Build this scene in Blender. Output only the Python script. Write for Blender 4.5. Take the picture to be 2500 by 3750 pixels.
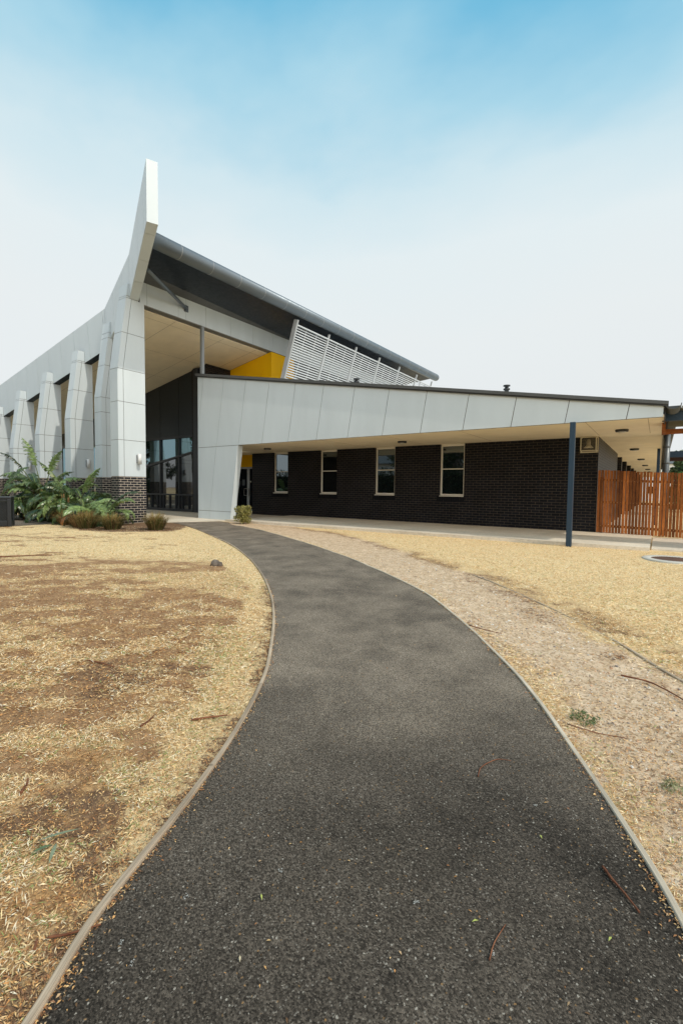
import bpy, bmesh, math, random
import numpy as np
from mathutils import Vector, Matrix

# ---------------------------------------------------------------- camera, world, sun
scene = bpy.context.scene
for o in list(bpy.data.objects): bpy.data.objects.remove(o)
COL = scene.collection
cd = bpy.data.cameras.new('camera'); cam = bpy.data.objects.new('camera', cd); COL.objects.link(cam)
cd.sensor_fit = 'VERTICAL'; cd.sensor_height = 36.0; cd.sensor_width = 24.0; cd.lens = 16.0
cd.clip_start = 0.05; cd.clip_end = 3000
R3 = ((0.8207877, -0.0379169, 0.5699735), (0.5711316, 0.0356413, -0.8200844), (0.0107805, 0.9986451, 0.0509095))
cam.matrix_world = Matrix(((*R3[0], 0.0), (*R3[1], 0.0), (*R3[2], 1.3), (0, 0, 0, 1)))
scene.camera = cam

SUN_EL = math.radians(50); SUN_AZ = math.radians(97.5)          # azimuth clockwise from +Y
sd = Vector((math.sin(SUN_AZ)*math.cos(SUN_EL), math.cos(SUN_AZ)*math.cos(SUN_EL), math.sin(SUN_EL)))
sl = bpy.data.lights.new('sun', 'SUN'); sun = bpy.data.objects.new('sun', sl); COL.objects.link(sun)
sl.energy = 2.25; sl.angle = math.radians(0.8); sl.color = (1.0, 0.93, 0.82)
sun.rotation_euler = (-sd).to_track_quat('-Z', 'Y').to_euler(); sun.location = (0, 0, 40)

world = bpy.data.worlds.new('World'); scene.world = world; world.use_nodes = True
nt = world.node_tree; N = nt.nodes; L = nt.links
for n in list(N): N.remove(n)
wo = N.new('ShaderNodeOutputWorld'); bg = N.new('ShaderNodeBackground'); sky = N.new('ShaderNodeTexSky')
sky.sky_type = 'NISHITA'; sky.sun_disc = False; sky.sun_elevation = SUN_EL; sky.sun_rotation = SUN_AZ
sky.air_density = 1.0; sky.dust_density = 1.6; sky.ozone_density = 1.2; sky.altitude = 0
bg.inputs['Strength'].default_value = 0.11
tc = N.new('ShaderNodeTexCoord'); sep = N.new('ShaderNodeSeparateXYZ'); L.new(tc.outputs['Generated'], sep.inputs[0])
ns = N.new('ShaderNodeTexNoise'); ns.inputs['Scale'].default_value = 1.6; ns.inputs['Detail'].default_value = 5; ns.inputs['Roughness'].default_value = .55
mp = N.new('ShaderNodeMapping'); mp.inputs['Scale'].default_value = (1.0, 1.6, 2.6); mp.inputs['Rotation'].default_value = (0.3, 0.5, 0.2)
L.new(tc.outputs['Generated'], mp.inputs[0]); L.new(mp.outputs[0], ns.inputs['Vector'])
m1 = N.new('ShaderNodeMath'); m1.operation = 'MULTIPLY_ADD'; L.new(ns.outputs[0], m1.inputs[0]); m1.inputs[1].default_value = -0.22; L.new(sep.outputs['Z'], m1.inputs[2])
rp = N.new('ShaderNodeValToRGB'); L.new(m1.outputs[0], rp.inputs[0])       # thin high haze: milky low down, clear blue overhead
e = rp.color_ramp.elements; K = 10.0
def _lin(c): return tuple((v/255/12.92 if v/255 <= .04045 else ((v/255+.055)/1.055)**2.4) for v in c)+(1,)
e[0].position = 0.0; e[0].color = _lin((228, 231, 231)); e[1].position = 0.95; e[1].color = _lin((64, 144, 196))
for p_, c_ in ((.20, (230, 235, 235)), (.34, (226, 236, 238)), (.44, (208, 229, 236)), (.52, (168, 212, 230)), (.61, (106, 184, 218))):
    q_ = rp.color_ramp.elements.new(p_); q_.color = _lin(c_)
sc_ = N.new('ShaderNodeVectorMath'); sc_.operation = 'SCALE'; L.new(rp.outputs[0], sc_.inputs[0]); sc_.inputs['Scale'].default_value = 1/0.11*1.06
mx = N.new('ShaderNodeMix'); mx.data_type = 'RGBA'; mx.inputs['Factor'].default_value = .92
L.new(sky.outputs[0], mx.inputs[6]); L.new(sc_.outputs[0], mx.inputs[7])
# added haze glow in the unseen sky behind the viewer, brightening shaded surfaces
dt = N.new('ShaderNodeVectorMath'); dt.operation = 'DOT_PRODUCT'; L.new(tc.outputs['Generated'], dt.inputs[0]); dt.inputs[1].default_value = Vector((.78, -.56, .28)).normalized()
gl = N.new('ShaderNodeMapRange'); gl.interpolation_type = 'SMOOTHSTEP'; L.new(dt.outputs['Value'], gl.inputs[0]); gl.inputs[1].default_value = -.15; gl.inputs[2].default_value = 1.0; gl.inputs[3].default_value = 1.0; gl.inputs[4].default_value = 1.0; gl.inputs[3].default_value = 0.0
gw_ = N.new('ShaderNodeVectorMath'); gw_.operation = 'SCALE'; gw_.inputs[0].default_value = (9.3, 8.9, 8.4); L.new(gl.outputs[0], gw_.inputs['Scale'])
gs = N.new('ShaderNodeVectorMath'); gs.operation = 'ADD'; L.new(mx.outputs[2], gs.inputs[0]); L.new(gw_.outputs[0], gs.inputs[1])
L.new(gs.outputs[0], bg.inputs['Color']); L.new(bg.outputs[0], wo.inputs[0])
scene.view_settings.view_transform = 'Standard'; scene.view_settings.look = 'None'
scene.view_settings.exposure = 0.04; scene.view_settings.gamma = 1.0
scene.render.engine = 'CYCLES'
random.seed(7); rng = np.random.default_rng(11)

# ---------------------------------------------------------------- materials
def s2l(c):
    return tuple((x/12.92 if x <= .04045 else ((x+.055)/1.055)**2.4) for x in (v/255 for v in c))
def base(name, col, rough=.6, spec=.5, metal=0.0):
    m = bpy.data.materials.new(name); m.use_nodes = True
    b = m.node_tree.nodes['Principled BSDF']
    b.inputs['Base Color'].default_value = (*col, 1); b.inputs['Roughness'].default_value = rough
    b.inputs['Specular IOR Level'].default_value = spec; b.inputs['Metallic'].default_value = metal
    return m, m.node_tree.nodes, m.node_tree.links, b
def node(N, t, **k):
    n = N.new(t)
    for a, v in k.items():
        if a.startswith('i_'): n.inputs[a[2:].replace('_', ' ')].default_value = v
        else: setattr(n, a, v)
    return n
def mixc(N, L, f, a, b, blend='MIX'):
    m = N.new('ShaderNodeMix'); m.data_type = 'RGBA'; m.blend_type = blend
    for s, v in ((0, f), (6, a), (7, b)):
        if hasattr(v, 'is_linked') or isinstance(v, bpy.types.NodeSocket): L.new(v, m.inputs[s])
        else: m.inputs[s].default_value = v if s == 0 else (*v, 1)
    return m.outputs[2]
def ramp(N, L, src, stops):
    r = N.new('ShaderNodeValToRGB'); L.new(src, r.inputs[0]); el = r.color_ramp.elements
    while len(el) > 1: el.remove(el[-1])
    el[0].position = stops[0][0]; c = stops[0][1]; el[0].color = (*((c,)*3 if not hasattr(c, '__len__') else c), 1)
    for p, c in stops[1:]:
        q = el.new(p); q.color = (*((c,)*3 if not hasattr(c, '__len__') else c), 1)
    return r.outputs[0]
def noise(N, L, vec, scale, detail=4, rough=.55, dist=0):
    n = node(N, 'ShaderNodeTexNoise'); n.inputs['Scale'].default_value = scale; n.inputs['Detail'].default_value = detail
    n.inputs['Roughness'].default_value = rough; n.inputs['Distortion'].default_value = dist
    if vec is not None: L.new(vec, n.inputs['Vector'])
    return n.outputs[0]
def mapping(N, L, src, sc=(1, 1, 1), rot=(0, 0, 0), loc=(0, 0, 0)):
    m = N.new('ShaderNodeMapping'); m.inputs['Scale'].default_value = sc; m.inputs['Rotation'].default_value = rot; m.inputs['Location'].default_value = loc
    L.new(src, m.inputs[0]); return m.outputs[0]
def pos(N): return N.new('ShaderNodeNewGeometry').outputs['Position']
def bump(N, L, b, h, st, dist):
    bp = N.new('ShaderNodeBump'); bp.inputs['Strength'].default_value = st; bp.inputs['Distance'].default_value = dist
    L.new(h, bp.inputs['Height']); L.new(bp.outputs[0], b.inputs['Normal'])

def painted(name, col, rough=.45, var=.10, spec=.5, streak=True, metal=0.0):
    m, N, L, b = base(name, col, rough, spec, metal)
    p = pos(N)
    n1 = noise(N, L, mapping(N, L, p, (1, 1, .25) if streak else (1, 1, 1)), 1.3, 6, .6)
    n2 = noise(N, L, p, 9, 5, .6)
    f = ramp(N, L, n1, [(.3, 1-var), (.7, 1+var*.3)])
    f2 = ramp(N, L, n2, [(.25, 1-var*.22), (.7, 1.0)])
    c = mixc(N, L, 1.0, col, f, 'MULTIPLY'); c = mixc(N, L, 1.0, c, f2, 'MULTIPLY'); L.new(c, b.inputs['Base Color'])
    r = ramp(N, L, n2, [(.3, max(0, rough-.07)), (.7, rough+.1)]); L.new(r, b.inputs['Roughness'])
    return m
CLAD = painted('clad_panel_paint', (.585, .635, .65), .38, .07)
CLADE = painted('clad_blade_paint', (.585, .635, .65), .38, .05)
JOINT = painted('joint_sealant', (.085, .065, .052), .8, .2)
SOFDK = painted('dark_eave_sheet', (.008, .014, .022), .45, .15, .35, streak=False)
TUBE = painted('tube_steel_paint', (.12, .145, .165), .38, .10, streak=False, metal=.35)
YEL = painted('yellow_panel', (.99, .54, .003), .42, .05, .2)
CREAM = painted('cream_soffit', (.90, .77, .56), .6, .10, streak=False)
DARKP = painted('charcoal_panel', (.011, .016, .021), .35, .06, .4, streak=False)
DFRAME = painted('dark_aluminium', (.018, .021, .026), .35, .15)
BLUE = painted('blue_grey_steel', (.022, .045, .072), .45, .12, .35)
CAPG = painted('roof_capping', (.085, .085, .08), .5, .2, streak=False)
WFRAME = painted('cream_window_frame', (.80, .74, .63), .45, .1)
ALU = painted('silver_aluminium', (.45, .46, .46), .35, .1)
LOUV = painted('louvre_paint', (.50, .52, .53), .4, .08, streak=False)
BLACKP = painted('black_plastic', (.012, .012, .013), .4, .2, streak=False)
OPAL = painted('opal_diffuser', (.55, .50, .42), .3, .06, streak=False)
BINM = painted('black_powdercoat', (.012, .015, .018), .38, .2)
SIGN = painted('sign_plate', (.55, .55, .50), .4, .06)
WHITE = painted('white_render', (.72, .73, .73), .6, .08)
STEEL = painted('brushed_steel', (.45, .42, .38), .3, .1, metal=.8)
HORN = painted('beige_plastic', (.52, .45, .31), .5, .12, streak=False)
GALV = painted('galvanised_pipe', (.11, .118, .118), .35, .25, streak=False, metal=.3)

def brick(name, c1, c2, mortar, rough=.55, ms=.0055):
    m, N, L, b = base(name, c1, rough, .15)
    uv = N.new('ShaderNodeUVMap').outputs[0]
    t = N.new('ShaderNodeTexBrick'); L.new(uv, t.inputs['Vector'])
    t.inputs['Scale'].default_value = 1; t.inputs['Brick Width'].default_value = .24; t.inputs['Row Height'].default_value = .086
    t.inputs['Mortar Size'].default_value = ms; t.inputs['Mortar Smooth'].default_value = .15; t.inputs['Bias'].default_value = -.2
    t.inputs['Color1'].default_value = (*c1, 1); t.inputs['Color2'].default_value = (*c2, 1); t.inputs['Mortar'].default_value = (*mortar, 1)
    n = noise(N, L, uv, 60, 4); n2 = noise(N, L, uv, 1.1, 3)
    c = mixc(N, L, 1.0, t.outputs['Color'], ramp(N, L, n, [(.3, .6), (.7, 1.25)]), 'MULTIPLY')
    c = mixc(N, L, 1.0, c, ramp(N, L, n2, [(.3, .75), (.7, 1.15)]), 'MULTIPLY')
    L.new(c, b.inputs['Base Color'])
    h = N.new('ShaderNodeMath'); h.operation = 'MULTIPLY_ADD'; L.new(t.outputs['Fac'], h.inputs[0]); h.inputs[1].default_value = -1; L.new(n, h.inputs[2])
    bump(N, L, b, h.outputs[0], .6, .006)
    r = mixc(N, L, t.outputs['Fac'], (rough-.12,)*3, (.9,)*3); L.new(r, b.inputs['Roughness'])
    return m
BRK1 = brick('charcoal_brick_pale_mortar', (.017, .018, .022), (.034, .033, .037), (.60, .51, .41), ms=.0072)
BRK2 = brick('charcoal_brick_dark_mortar', (.006, .0068, .0098), (.012, .013, .017), (.100, .078, .058))

def glass(name, tint=(.55, .70, .76), k=.34, dark=(.006, .008, .010), rough=.012):
    m = bpy.data.materials.new(name); m.use_nodes = True; N = m.node_tree.nodes; L = m.node_tree.links
    out = N['Material Output']; b = N['Principled BSDF']; b.inputs['Base Color'].default_value = (*dark, 1); b.inputs['Roughness'].default_value = .05
    g = N.new('ShaderNodeBsdfGlossy'); g.inputs['Color'].default_value = (*tint, 1); g.inputs['Roughness'].default_value = rough
    fr = N.new('ShaderNodeFresnel'); fr.inputs['IOR'].default_value = 1.5
    ad = N.new('ShaderNodeMath'); ad.operation = 'ADD'; ad.use_clamp = True; L.new(fr.outputs[0], ad.inputs[0]); ad.inputs[1].default_value = k-.04
    n = noise(N, L, pos(N), .8, 2); bp = N.new('ShaderNodeBump'); bp.inputs['Strength'].default_value = .04; bp.inputs['Distance'].default_value = .05
    L.new(n, bp.inputs['Height']); L.new(bp.outputs[0], g.inputs['Normal'])
    ms = N.new('ShaderNodeMixShader'); L.new(ad.outputs[0], ms.inputs[0]); L.new(b.outputs[0], ms.inputs[1]); L.new(g.outputs[0], ms.inputs[2])
    L.new(ms.outputs[0], out.inputs[0]); return m
GLT = glass('teal_tinted_glass', (.36, .60, .68), .36)
GLL = glass('dark_lower_glass', (.60, .62, .64), .16)
GLW = glass('window_glass', (.50, .60, .66), .26)
GLD = glass('door_glass', (.5, .55, .6), .07)

def concrete():
    m, N, L, b = base('concrete', (.5, .42, .31), .75, .3)
    p = pos(N); a = noise(N, L, p, .7, 6, .6); c2 = noise(N, L, p, 14, 5, .65); d = noise(N, L, p, 140, 2)
    c = mixc(N, L, ramp(N, L, a, [(.35, 0), (.7, 1)]), (.72, .63, .50), (.56, .48, .37))
    c = mixc(N, L, 1.0, c, ramp(N, L, c2, [(.25, .78), (.6, 1.03)]), 'MULTIPLY')
    c = mixc(N, L, 1.0, c, ramp(N, L, d, [(.3, .9), (.7, 1.05)]), 'MULTIPLY')
    L.new(c, b.inputs['Base Color']); bump(N, L, b, c2, .25, .004); return m
CONC = concrete()

def asphalt(name, warm=1.0):
    m, N, L, b = base(name, (.06, .055, .05), .9, .12)
    p = pos(N)
    v = node(N, 'ShaderNodeTexVoronoi'); L.new(p, v.inputs['Vector']); v.inputs['Scale'].default_value = 230
    v2 = node(N, 'ShaderNodeTexVoronoi'); L.new(p, v2.inputs['Vector']); v2.inputs['Scale'].default_value = 200
    sepc = N.new('ShaderNodeSeparateColor'); L.new(v.outputs['Color'], sepc.inputs[0])
    sepc2 = N.new('ShaderNodeSeparateColor'); L.new(v2.outputs['Color'], sepc2.inputs[0])
    big = noise(N, L, mapping(N, L, p, (.62, .62, 1), (0, 0, .5), (3.1, 1.7, 0)), .9, 4, .5, .4)
    med = noise(N, L, p, 3.2, 5, .6)
    # paler colour further along the path, darker nearer the camera, with an irregular outline
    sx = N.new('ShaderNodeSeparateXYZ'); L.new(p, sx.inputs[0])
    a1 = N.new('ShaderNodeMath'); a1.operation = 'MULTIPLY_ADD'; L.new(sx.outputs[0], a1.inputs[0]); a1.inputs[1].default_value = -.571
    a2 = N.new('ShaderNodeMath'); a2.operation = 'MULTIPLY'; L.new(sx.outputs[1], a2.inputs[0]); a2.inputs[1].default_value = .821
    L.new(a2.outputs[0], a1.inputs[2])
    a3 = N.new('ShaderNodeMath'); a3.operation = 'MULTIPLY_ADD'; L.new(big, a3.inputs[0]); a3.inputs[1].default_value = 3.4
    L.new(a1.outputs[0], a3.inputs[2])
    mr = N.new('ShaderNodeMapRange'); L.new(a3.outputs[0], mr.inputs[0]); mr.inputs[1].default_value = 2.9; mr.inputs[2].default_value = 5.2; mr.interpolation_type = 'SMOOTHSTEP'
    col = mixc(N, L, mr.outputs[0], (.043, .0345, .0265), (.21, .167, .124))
    wn = noise(N, L, mapping(N, L, p, (1, 1, 1), (0, 0, .9), (7.7, 2.1, 0)), 1.7, 4, .6)
    col = mixc(N, L, ramp(N, L, wn, [(.40, 0), (.66, .75)]), col, (.095, .076, .058))
    col = mixc(N, L, 1.0, col, ramp(N, L, med, [(.3, .84), (.7, 1.16)]), 'MULTIPLY')
    stone = ramp(N, L, sepc.outputs[0], [(0, .35), (.5, .9), (.85, 1.5), (1, 2.0)])
    col = mixc(N, L, 1.0, col, stone, 'MULTIPLY')
    spk = ramp(N, L, sepc.outputs[1], [(.965, 0), (.975, .75)])
    col = mixc(N, L, spk, col, (.21, .18, .145))
    spk2 = ramp(N, L, sepc2.outputs[1], [(.992, 0), (.995, .9)])
    col = mixc(N, L, spk2, col, (.34, .30, .245))
    spk3 = ramp(N, L, sepc2.outputs[2], [(.994, 0), (.996, .7)])
    col = mixc(N, L, spk3, col, (.30, .17, .07))
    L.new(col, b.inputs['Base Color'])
    hb = N.new('ShaderNodeMath'); hb.operation = 'MULTIPLY_ADD'; L.new(v.outputs['Distance'], hb.inputs[0]); hb.inputs[1].default_value = -1.0; L.new(sepc.outputs[2], hb.inputs[2])
    bump(N, L, b, hb.outputs[0], .6, .0025)
    return m
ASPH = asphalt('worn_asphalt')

def ground_mat():
    m, N, L, b = base('dry_lawn_and_earth', (.4, .3, .18), .9, .15)
    p = pos(N); at = N.new('ShaderNodeAttribute'); at.attribute_name = 'mask'
    sp = N.new('ShaderNodeSeparateColor'); L.new(at.outputs['Color'], sp.inputs[0])
    f1 = noise(N, L, p, 38, 6, .7); f2 = noise(N, L, mapping(N, L, p, (1, 1, 1), (0, 0, .6)), 7, 5, .65); f3 = noise(N, L, p, 130, 3, .6)
    v = node(N, 'ShaderNodeTexVoronoi'); L.new(p, v.inputs['Vector']); v.inputs['Scale'].default_value = 70
    vc = N.new('ShaderNodeSeparateColor'); L.new(v.outputs['Color'], vc.inputs[0])
    straw = mixc(N, L, ramp(N, L, f1, [(.35, 0), (.62, 1)]), (.50, .345, .165), (.90, .70, .40))
    straw = mixc(N, L, ramp(N, L, f2, [(.4, 0), (.8, .6)]), straw, (.62, .45, .24))
    earth = mixc(N, L, ramp(N, L, f2, [(.3, 0), (.7, 1)]), (.235, .122, .057), (.46, .275, .140))
    earth = mixc(N, L, 1.0, earth, ramp(N, L, f1, [(.3, .72), (.7, 1.15)]), 'MULTIPLY')
    sand = mixc(N, L, ramp(N, L, f2, [(.35, 0), (.7, 1)]), (.50, .345, .21), (.74, .56, .385))
    sand = mixc(N, L, ramp(N, L, vc.outputs[0], [(.72, 0), (.88, .75)]), sand, (.27, .165, .085))
    sand = mixc(N, L, 1.0, sand, ramp(N, L, f1, [(.3, .80), (.6, 1.06)]), 'MULTIPLY')
    mul = mixc(N, L, ramp(N, L, f1, [(.35, 0), (.65, 1)]), (.075, .045, .03), (.26, .15, .08))
    fm = N.new('ShaderNodeMath'); fm.operation = 'ADD'; L.new(f1, fm.inputs[0]); L.new(noise(N, L, p, 13, 5, .7), fm.inputs[1])
    def thr(a, k=1.5):   # ragged edge: attribute + noise
        mm = N.new('ShaderNodeMath'); mm.operation = 'MULTIPLY_ADD'; L.new(fm.outputs[0], mm.inputs[0]); mm.inputs[1].default_value = k; L.new(a, mm.inputs[2])
        q = N.new('ShaderNodeMapRange'); q.interpolation_type = 'SMOOTHSTEP'; L.new(mm.outputs[0], q.inputs[0]); q.inputs[1].default_value = .5+k-.12; q.inputs[2].default_value = .5+k+.12
        return q.outputs[0]
    thatch = mixc(N, L, ramp(N, L, f1, [(.35, 0), (.65, 1)]), (.15, .070, .028), (.50, .285, .12))
    thatch = mixc(N, L, ramp(N, L, vc.outputs[1], [(.75, 0), (.9, .6)]), thatch, (.62, .33, .13))
    straw = mixc(N, L, at.outputs['Alpha'], straw, thatch)
    c = mixc(N, L, thr(sp.outputs[1]), straw, earth)
    c = mixc(N, L, thr(sp.outputs[0]), c, sand)
    c = mixc(N, L, thr(sp.outputs[2]), c, mul)
    L.new(c, b.inputs['Base Color'])
    hh = N.new('ShaderNodeMath'); hh.operation = 'ADD'; L.new(f1, hh.inputs[0]); L.new(f3, hh.inputs[1])
    bump(N, L, b, hh.outputs[0], .5, .012)
    return m
GROUND = ground_mat()

def attr_mat(name, rough=.7, spec=.3, trans=0.0):
    m, N, L, b = base(name, (.5, .5, .5), rough, spec)
    at = N.new('ShaderNodeAttribute'); at.attribute_name = 'tint'; L.new(at.outputs['Color'], b.inputs['Base Color'])
    if trans:
        out = N['Material Output']; t = N.new('ShaderNodeBsdfTranslucent'); L.new(at.outputs['Color'], t.inputs[0])
        ms = N.new('ShaderNodeMixShader'); ms.inputs[0].default_value = trans
        L.new(b.outputs[0], ms.inputs[1]); L.new(t.outputs[0], ms.inputs[2]); L.new(ms.outputs[0], out.inputs[0])
    return m
GRASS = attr_mat('dry_grass_blades', .8, .2, .25)
LITTER = attr_mat('bark_and_husk', .75, .25)
LEAF = attr_mat('broad_leaf', .33, .6, .22)
FOL = attr_mat('foliage', .6, .3, .3)

def wood(name, c1, c2, sc=(6, 60, 1), rough=.75, dark=.45):
    m, N, L, b = base(name, c1, rough, .3)
    uv = N.new('ShaderNodeUVMap').outputs[0]; oi = N.new('ShaderNodeAttribute'); oi.attribute_name = 'rnd'
    mm = N.new('ShaderNodeVectorMath'); mm.operation = 'ADD'; L.new(uv, mm.inputs[0]); L.new(oi.outputs['Color'], mm.inputs[1])
    n = noise(N, L, mapping(N, L, mm.outputs[0], sc), 1.0, 6, .65, .6); n2 = noise(N, L, mm.outputs[0], 3.0, 3)
    c = mixc(N, L, ramp(N, L, n, [(.3, 0), (.7, 1)]), c1, c2)
    c = mixc(N, L, 1.0, c, ramp(N, L, n2, [(.3, .75), (.7, 1.15)]), 'MULTIPLY')
    sp = N.new('ShaderNodeSeparateColor'); L.new(oi.outputs['Color'], sp.inputs[0])
    c = mixc(N, L, 1.0, c, ramp(N, L, sp.outputs[0], [(0, dark), (.25, .7), (1, 1.25)]), 'MULTIPLY')
    vor = node(N, 'ShaderNodeTexVoronoi'); L.new(mapping(N, L, mm.outputs[0], (9, 5, 1)), vor.inputs['Vector']); vor.inputs['Scale'].default_value = 1
    c = mixc(N, L, ramp(N, L, vor.outputs['Distance'], [(.05, .7), (.12, 0)]), c, tuple(x*.2 for x in c1))
    L.new(c, b.inputs['Base Color']); bump(N, L, b, n, .4, .003); return m
FENCE = wood('oiled_hardwood', (.21, .058, .013), (.44, .148, .031), (45, 4, 1), .8)
EDGE = wood('weathered_grey_timber', (.22, .155, .10), (.47, .37, .265), (3, 110, 1), .9, .6)
EDGE2 = wood('pale_grey_timber', (.42, .345, .25), (.68, .575, .44), (3, 110, 1), .9, .9)
ORNG = wood('orange_joist', (.30, .085, .02), (.50, .17, .05), (4, 40, 1))
def barkm(name, c1, c2):
    m, N, L, b = base(name, c1, .85, .2); p = pos(N)
    n = noise(N, L, mapping(N, L, p, (9, 9, 2)), 1, 6, .65)
    L.new(mixc(N, L, ramp(N, L, n, [(.35, 0), (.65, 1)]), c1, c2), b.inputs['Base Color']); bump(N, L, b, n, .6, .02); return m
BARK = barkm('tree_bark', (.10, .075, .055), (.30, .25, .20))
STEMB = barkm('fibrous_stem', (.10, .05, .02), (.26, .15, .06))
TWIG = barkm('twig_bark', (.10, .035, .018), (.24, .10, .05))

# ---------------------------------------------------------------- builders
ORG = {}
def tag(o, label=None, cat=None, group=None, kind=None):
    for k, v in (('label', label), ('category', cat), ('group', group), ('kind', kind)):
        if v: o[k] = v
    return o
def thing(name, label, cat, loc=(0, 0, 0), rz=0, group=None):
    o = bpy.data.objects.new(name, None); COL.objects.link(o); o.location = loc; o.rotation_euler = (0, 0, rz)
    o.empty_display_size = .1; ORG[o.name] = Vector(loc); tag(o, label, cat, group); return o
class MB:
    def __init__(s): s.v = []; s.f = []; s.m = []; s.uv = {}; s.r = []; s.cur = 0; s.smooth = set()
    def face(s, pts, mi=0, uv=None, sm=False):
        i = len(s.v); s.v += [Vector(p) for p in pts]; s.f.append(tuple(range(i, i+len(pts)))); s.m.append(mi)
        s.r.append(s.cur)
        if uv: s.uv[len(s.f)-1] = uv
        if sm: s.smooth.add(len(s.f)-1)
    def box(s, x0, x1, y0, y1, z0, z1, mi=0):
        a = [(x0, y0, z0), (x1, y0, z0), (x1, y1, z0), (x0, y1, z0), (x0, y0, z1), (x1, y0, z1), (x1, y1, z1), (x0, y1, z1)]
        for q in ((3, 2, 1, 0), (4, 5, 6, 7), (0, 1, 5, 4), (1, 2, 6, 5), (2, 3, 7, 6), (3, 0, 4, 7)): s.face([a[i] for i in q], mi)
    def prism(s, poly, vec, mi=0, caps=True):
        poly = [Vector(p) for p in poly]; vec = Vector(vec); n = len(poly)
        nn = Vector((0, 0, 0))
        for i in range(n): nn += poly[i].cross(poly[(i+1) % n])
        if nn.dot(vec) > 0: poly.reverse()
        if caps: s.face(poly, mi); s.face([p+vec for p in reversed(poly)], mi)
        for i in range(n):
            a, b = poly[i], poly[(i+1) % n]; s.face([b, a, a+vec, b+vec], mi)
    def beam(s, a, b, w, h, up=(0, 0, 1), mi=0):
        a = Vector(a); b = Vector(b); d = (b-a).normalized(); up = Vector(up); sd_ = d.cross(up).normalized(); u2 = sd_.cross(d)
        s.prism([a+sd_*x*w/2+u2*y*h/2 for x, y in ((-1, -1), (1, -1), (1, 1), (-1, 1))], b-a, mi)
    def tube(s, path, r, n=10, mi=0, cap=True, ang=(0, 2*math.pi), sm=True):
        path = [Vector(p) for p in path]; rr = r if hasattr(r, '__len__') else [r]*len(path); rings = []
        ref = Vector((0, 0, 1)) if abs((path[-1]-path[0]).normalized().z) < .9 else Vector((1, 0, 0))
        for i, p in enumerate(path):
            d = (path[min(i+1, len(path)-1)]-path[max(i-1, 0)]).normalized(); x = d.cross(ref).normalized(); y = x.cross(d)
            rings.append([p+(x*math.cos(t)+y*math.sin(t))*rr[i] for t in (ang[0]+(ang[1]-ang[0])*k/n for k in range(n))])
        for i in range(len(rings)-1):
            for k in range(n):
                s.face([rings[i][k], rings[i][(k+1) % n], rings[i+1][(k+1) % n], rings[i+1][k]][::-1], mi, sm=sm)
        if cap: s.face(rings[0], mi); s.face(rings[-1][::-1], mi)
    def lathe(s, prof, c, n=24, mi=0, axis='z'):
        c = Vector(c)
        def pt(r, h, t):
            if axis == 'z': return c+Vector((r*math.cos(t), r*math.sin(t), h))
            if axis == 'y': return c+Vector((r*math.cos(t), h, r*math.sin(t)))
            return c+Vector((h, r*math.cos(t), r*math.sin(t)))
        for (r0, h0), (r1, h1) in zip(prof, prof[1:]):
            for k in range(n):
                t0 = 2*math.pi*k/n; t1 = 2*math.pi*(k+1)/n
                q = [pt(r0, h0, t0), pt(r0, h0, t1), pt(r1, h1, t1), pt(r1, h1, t0)]
                if r0 < 1e-6: q = q[1:] if False else [q[0], q[2], q[3]]
                elif r1 < 1e-6: q = q[:3]
                s.face(q, mi, sm=True)
    def build(s, name, mats, parent=None, label=None, cat=None, group=None, kind=None, bevel=0, weld=False):
        mats = mats if isinstance(mats, (list, tuple)) else [mats]
        off = ORG.get(parent.name, Vector((0, 0, 0))) if parent else Vector((0, 0, 0))
        me = bpy.data.meshes.new(name); me.from_pydata([tuple(p-off) for p in s.v], [], s.f)
        for m in mats: me.materials.append(m)
        me.polygons.foreach_set('material_index', s.m)
        if s.smooth: me.polygons.foreach_set('use_smooth', [i in s.smooth for i in range(len(s.f))])
        uvl = me.uv_layers.new(name='UVMap'); uvs = []
        for i, f in enumerate(s.f):
            if i in s.uv: uvs += [c for q in s.uv[i] for c in q]; continue
            p = [s.v[j] for j in f]; n = (p[1]-p[0]).cross(p[2]-p[1]); a = [abs(c) for c in n]
            for q in p: uvs += [q.x, q.y] if a[2] >= max(a[:2]) else ([q.y, q.z] if a[0] > a[1] else [q.x, q.z])
        uvl.data.foreach_set('uv', uvs)
        if any(s.r):
            at = me.attributes.new('rnd', 'FLOAT_COLOR', 'FACE'); rs = []
            for r in s.r: q = random.Random(r); rs += [q.random(), q.random()*7, q.random()*9, 1]
            at.data.foreach_set('color', rs)
        me.update()
        if weld or s.smooth:
            b = bmesh.new(); b.from_mesh(me); bmesh.ops.remove_doubles(b, verts=b.verts, dist=1e-4); bmesh.ops.recalc_face_normals(b, faces=b.faces); b.to_mesh(me); b.free()
        o = bpy.data.objects.new(name, me); COL.objects.link(o)
        if bevel:
            md = o.modifiers.new('bevel', 'BEVEL'); md.width = bevel; md.segments = 2; md.limit_method = 'ANGLE'
            if not weld:
                b = bmesh.new(); b.from_mesh(me); bmesh.ops.remove_doubles(b, verts=b.verts, dist=1e-4); b.to_mesh(me); b.free()
        if parent:
            o.parent = parent; ORG[o.name] = off
        return tag(o, label, cat, group, kind)
def inset(poly, g):
    poly = [Vector(p) for p in poly]; n = Vector((0, 0, 0))
    for i in range(len(poly)): n += poly[i].cross(poly[(i+1) % len(poly)])
    n.normalize(); out = []
    for i in range(len(poly)):
        p0, p, p1 = poly[i-1], poly[i], poly[(i+1) % len(poly)]
        a = (p-p0).normalized(); b = (p1-p).normalized(); na = n.cross(a); nb = n.cross(b)
        k = na.dot(nb)
        out.append(p+(na+nb)*(g/(1+k)))
    return out
def panel(mb, poly, n, g=.007, t=.014, mi=0):
    q = inset(poly, g); n = Vector(n).normalized()*t; mb.prism(q, n, mi)
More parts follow.
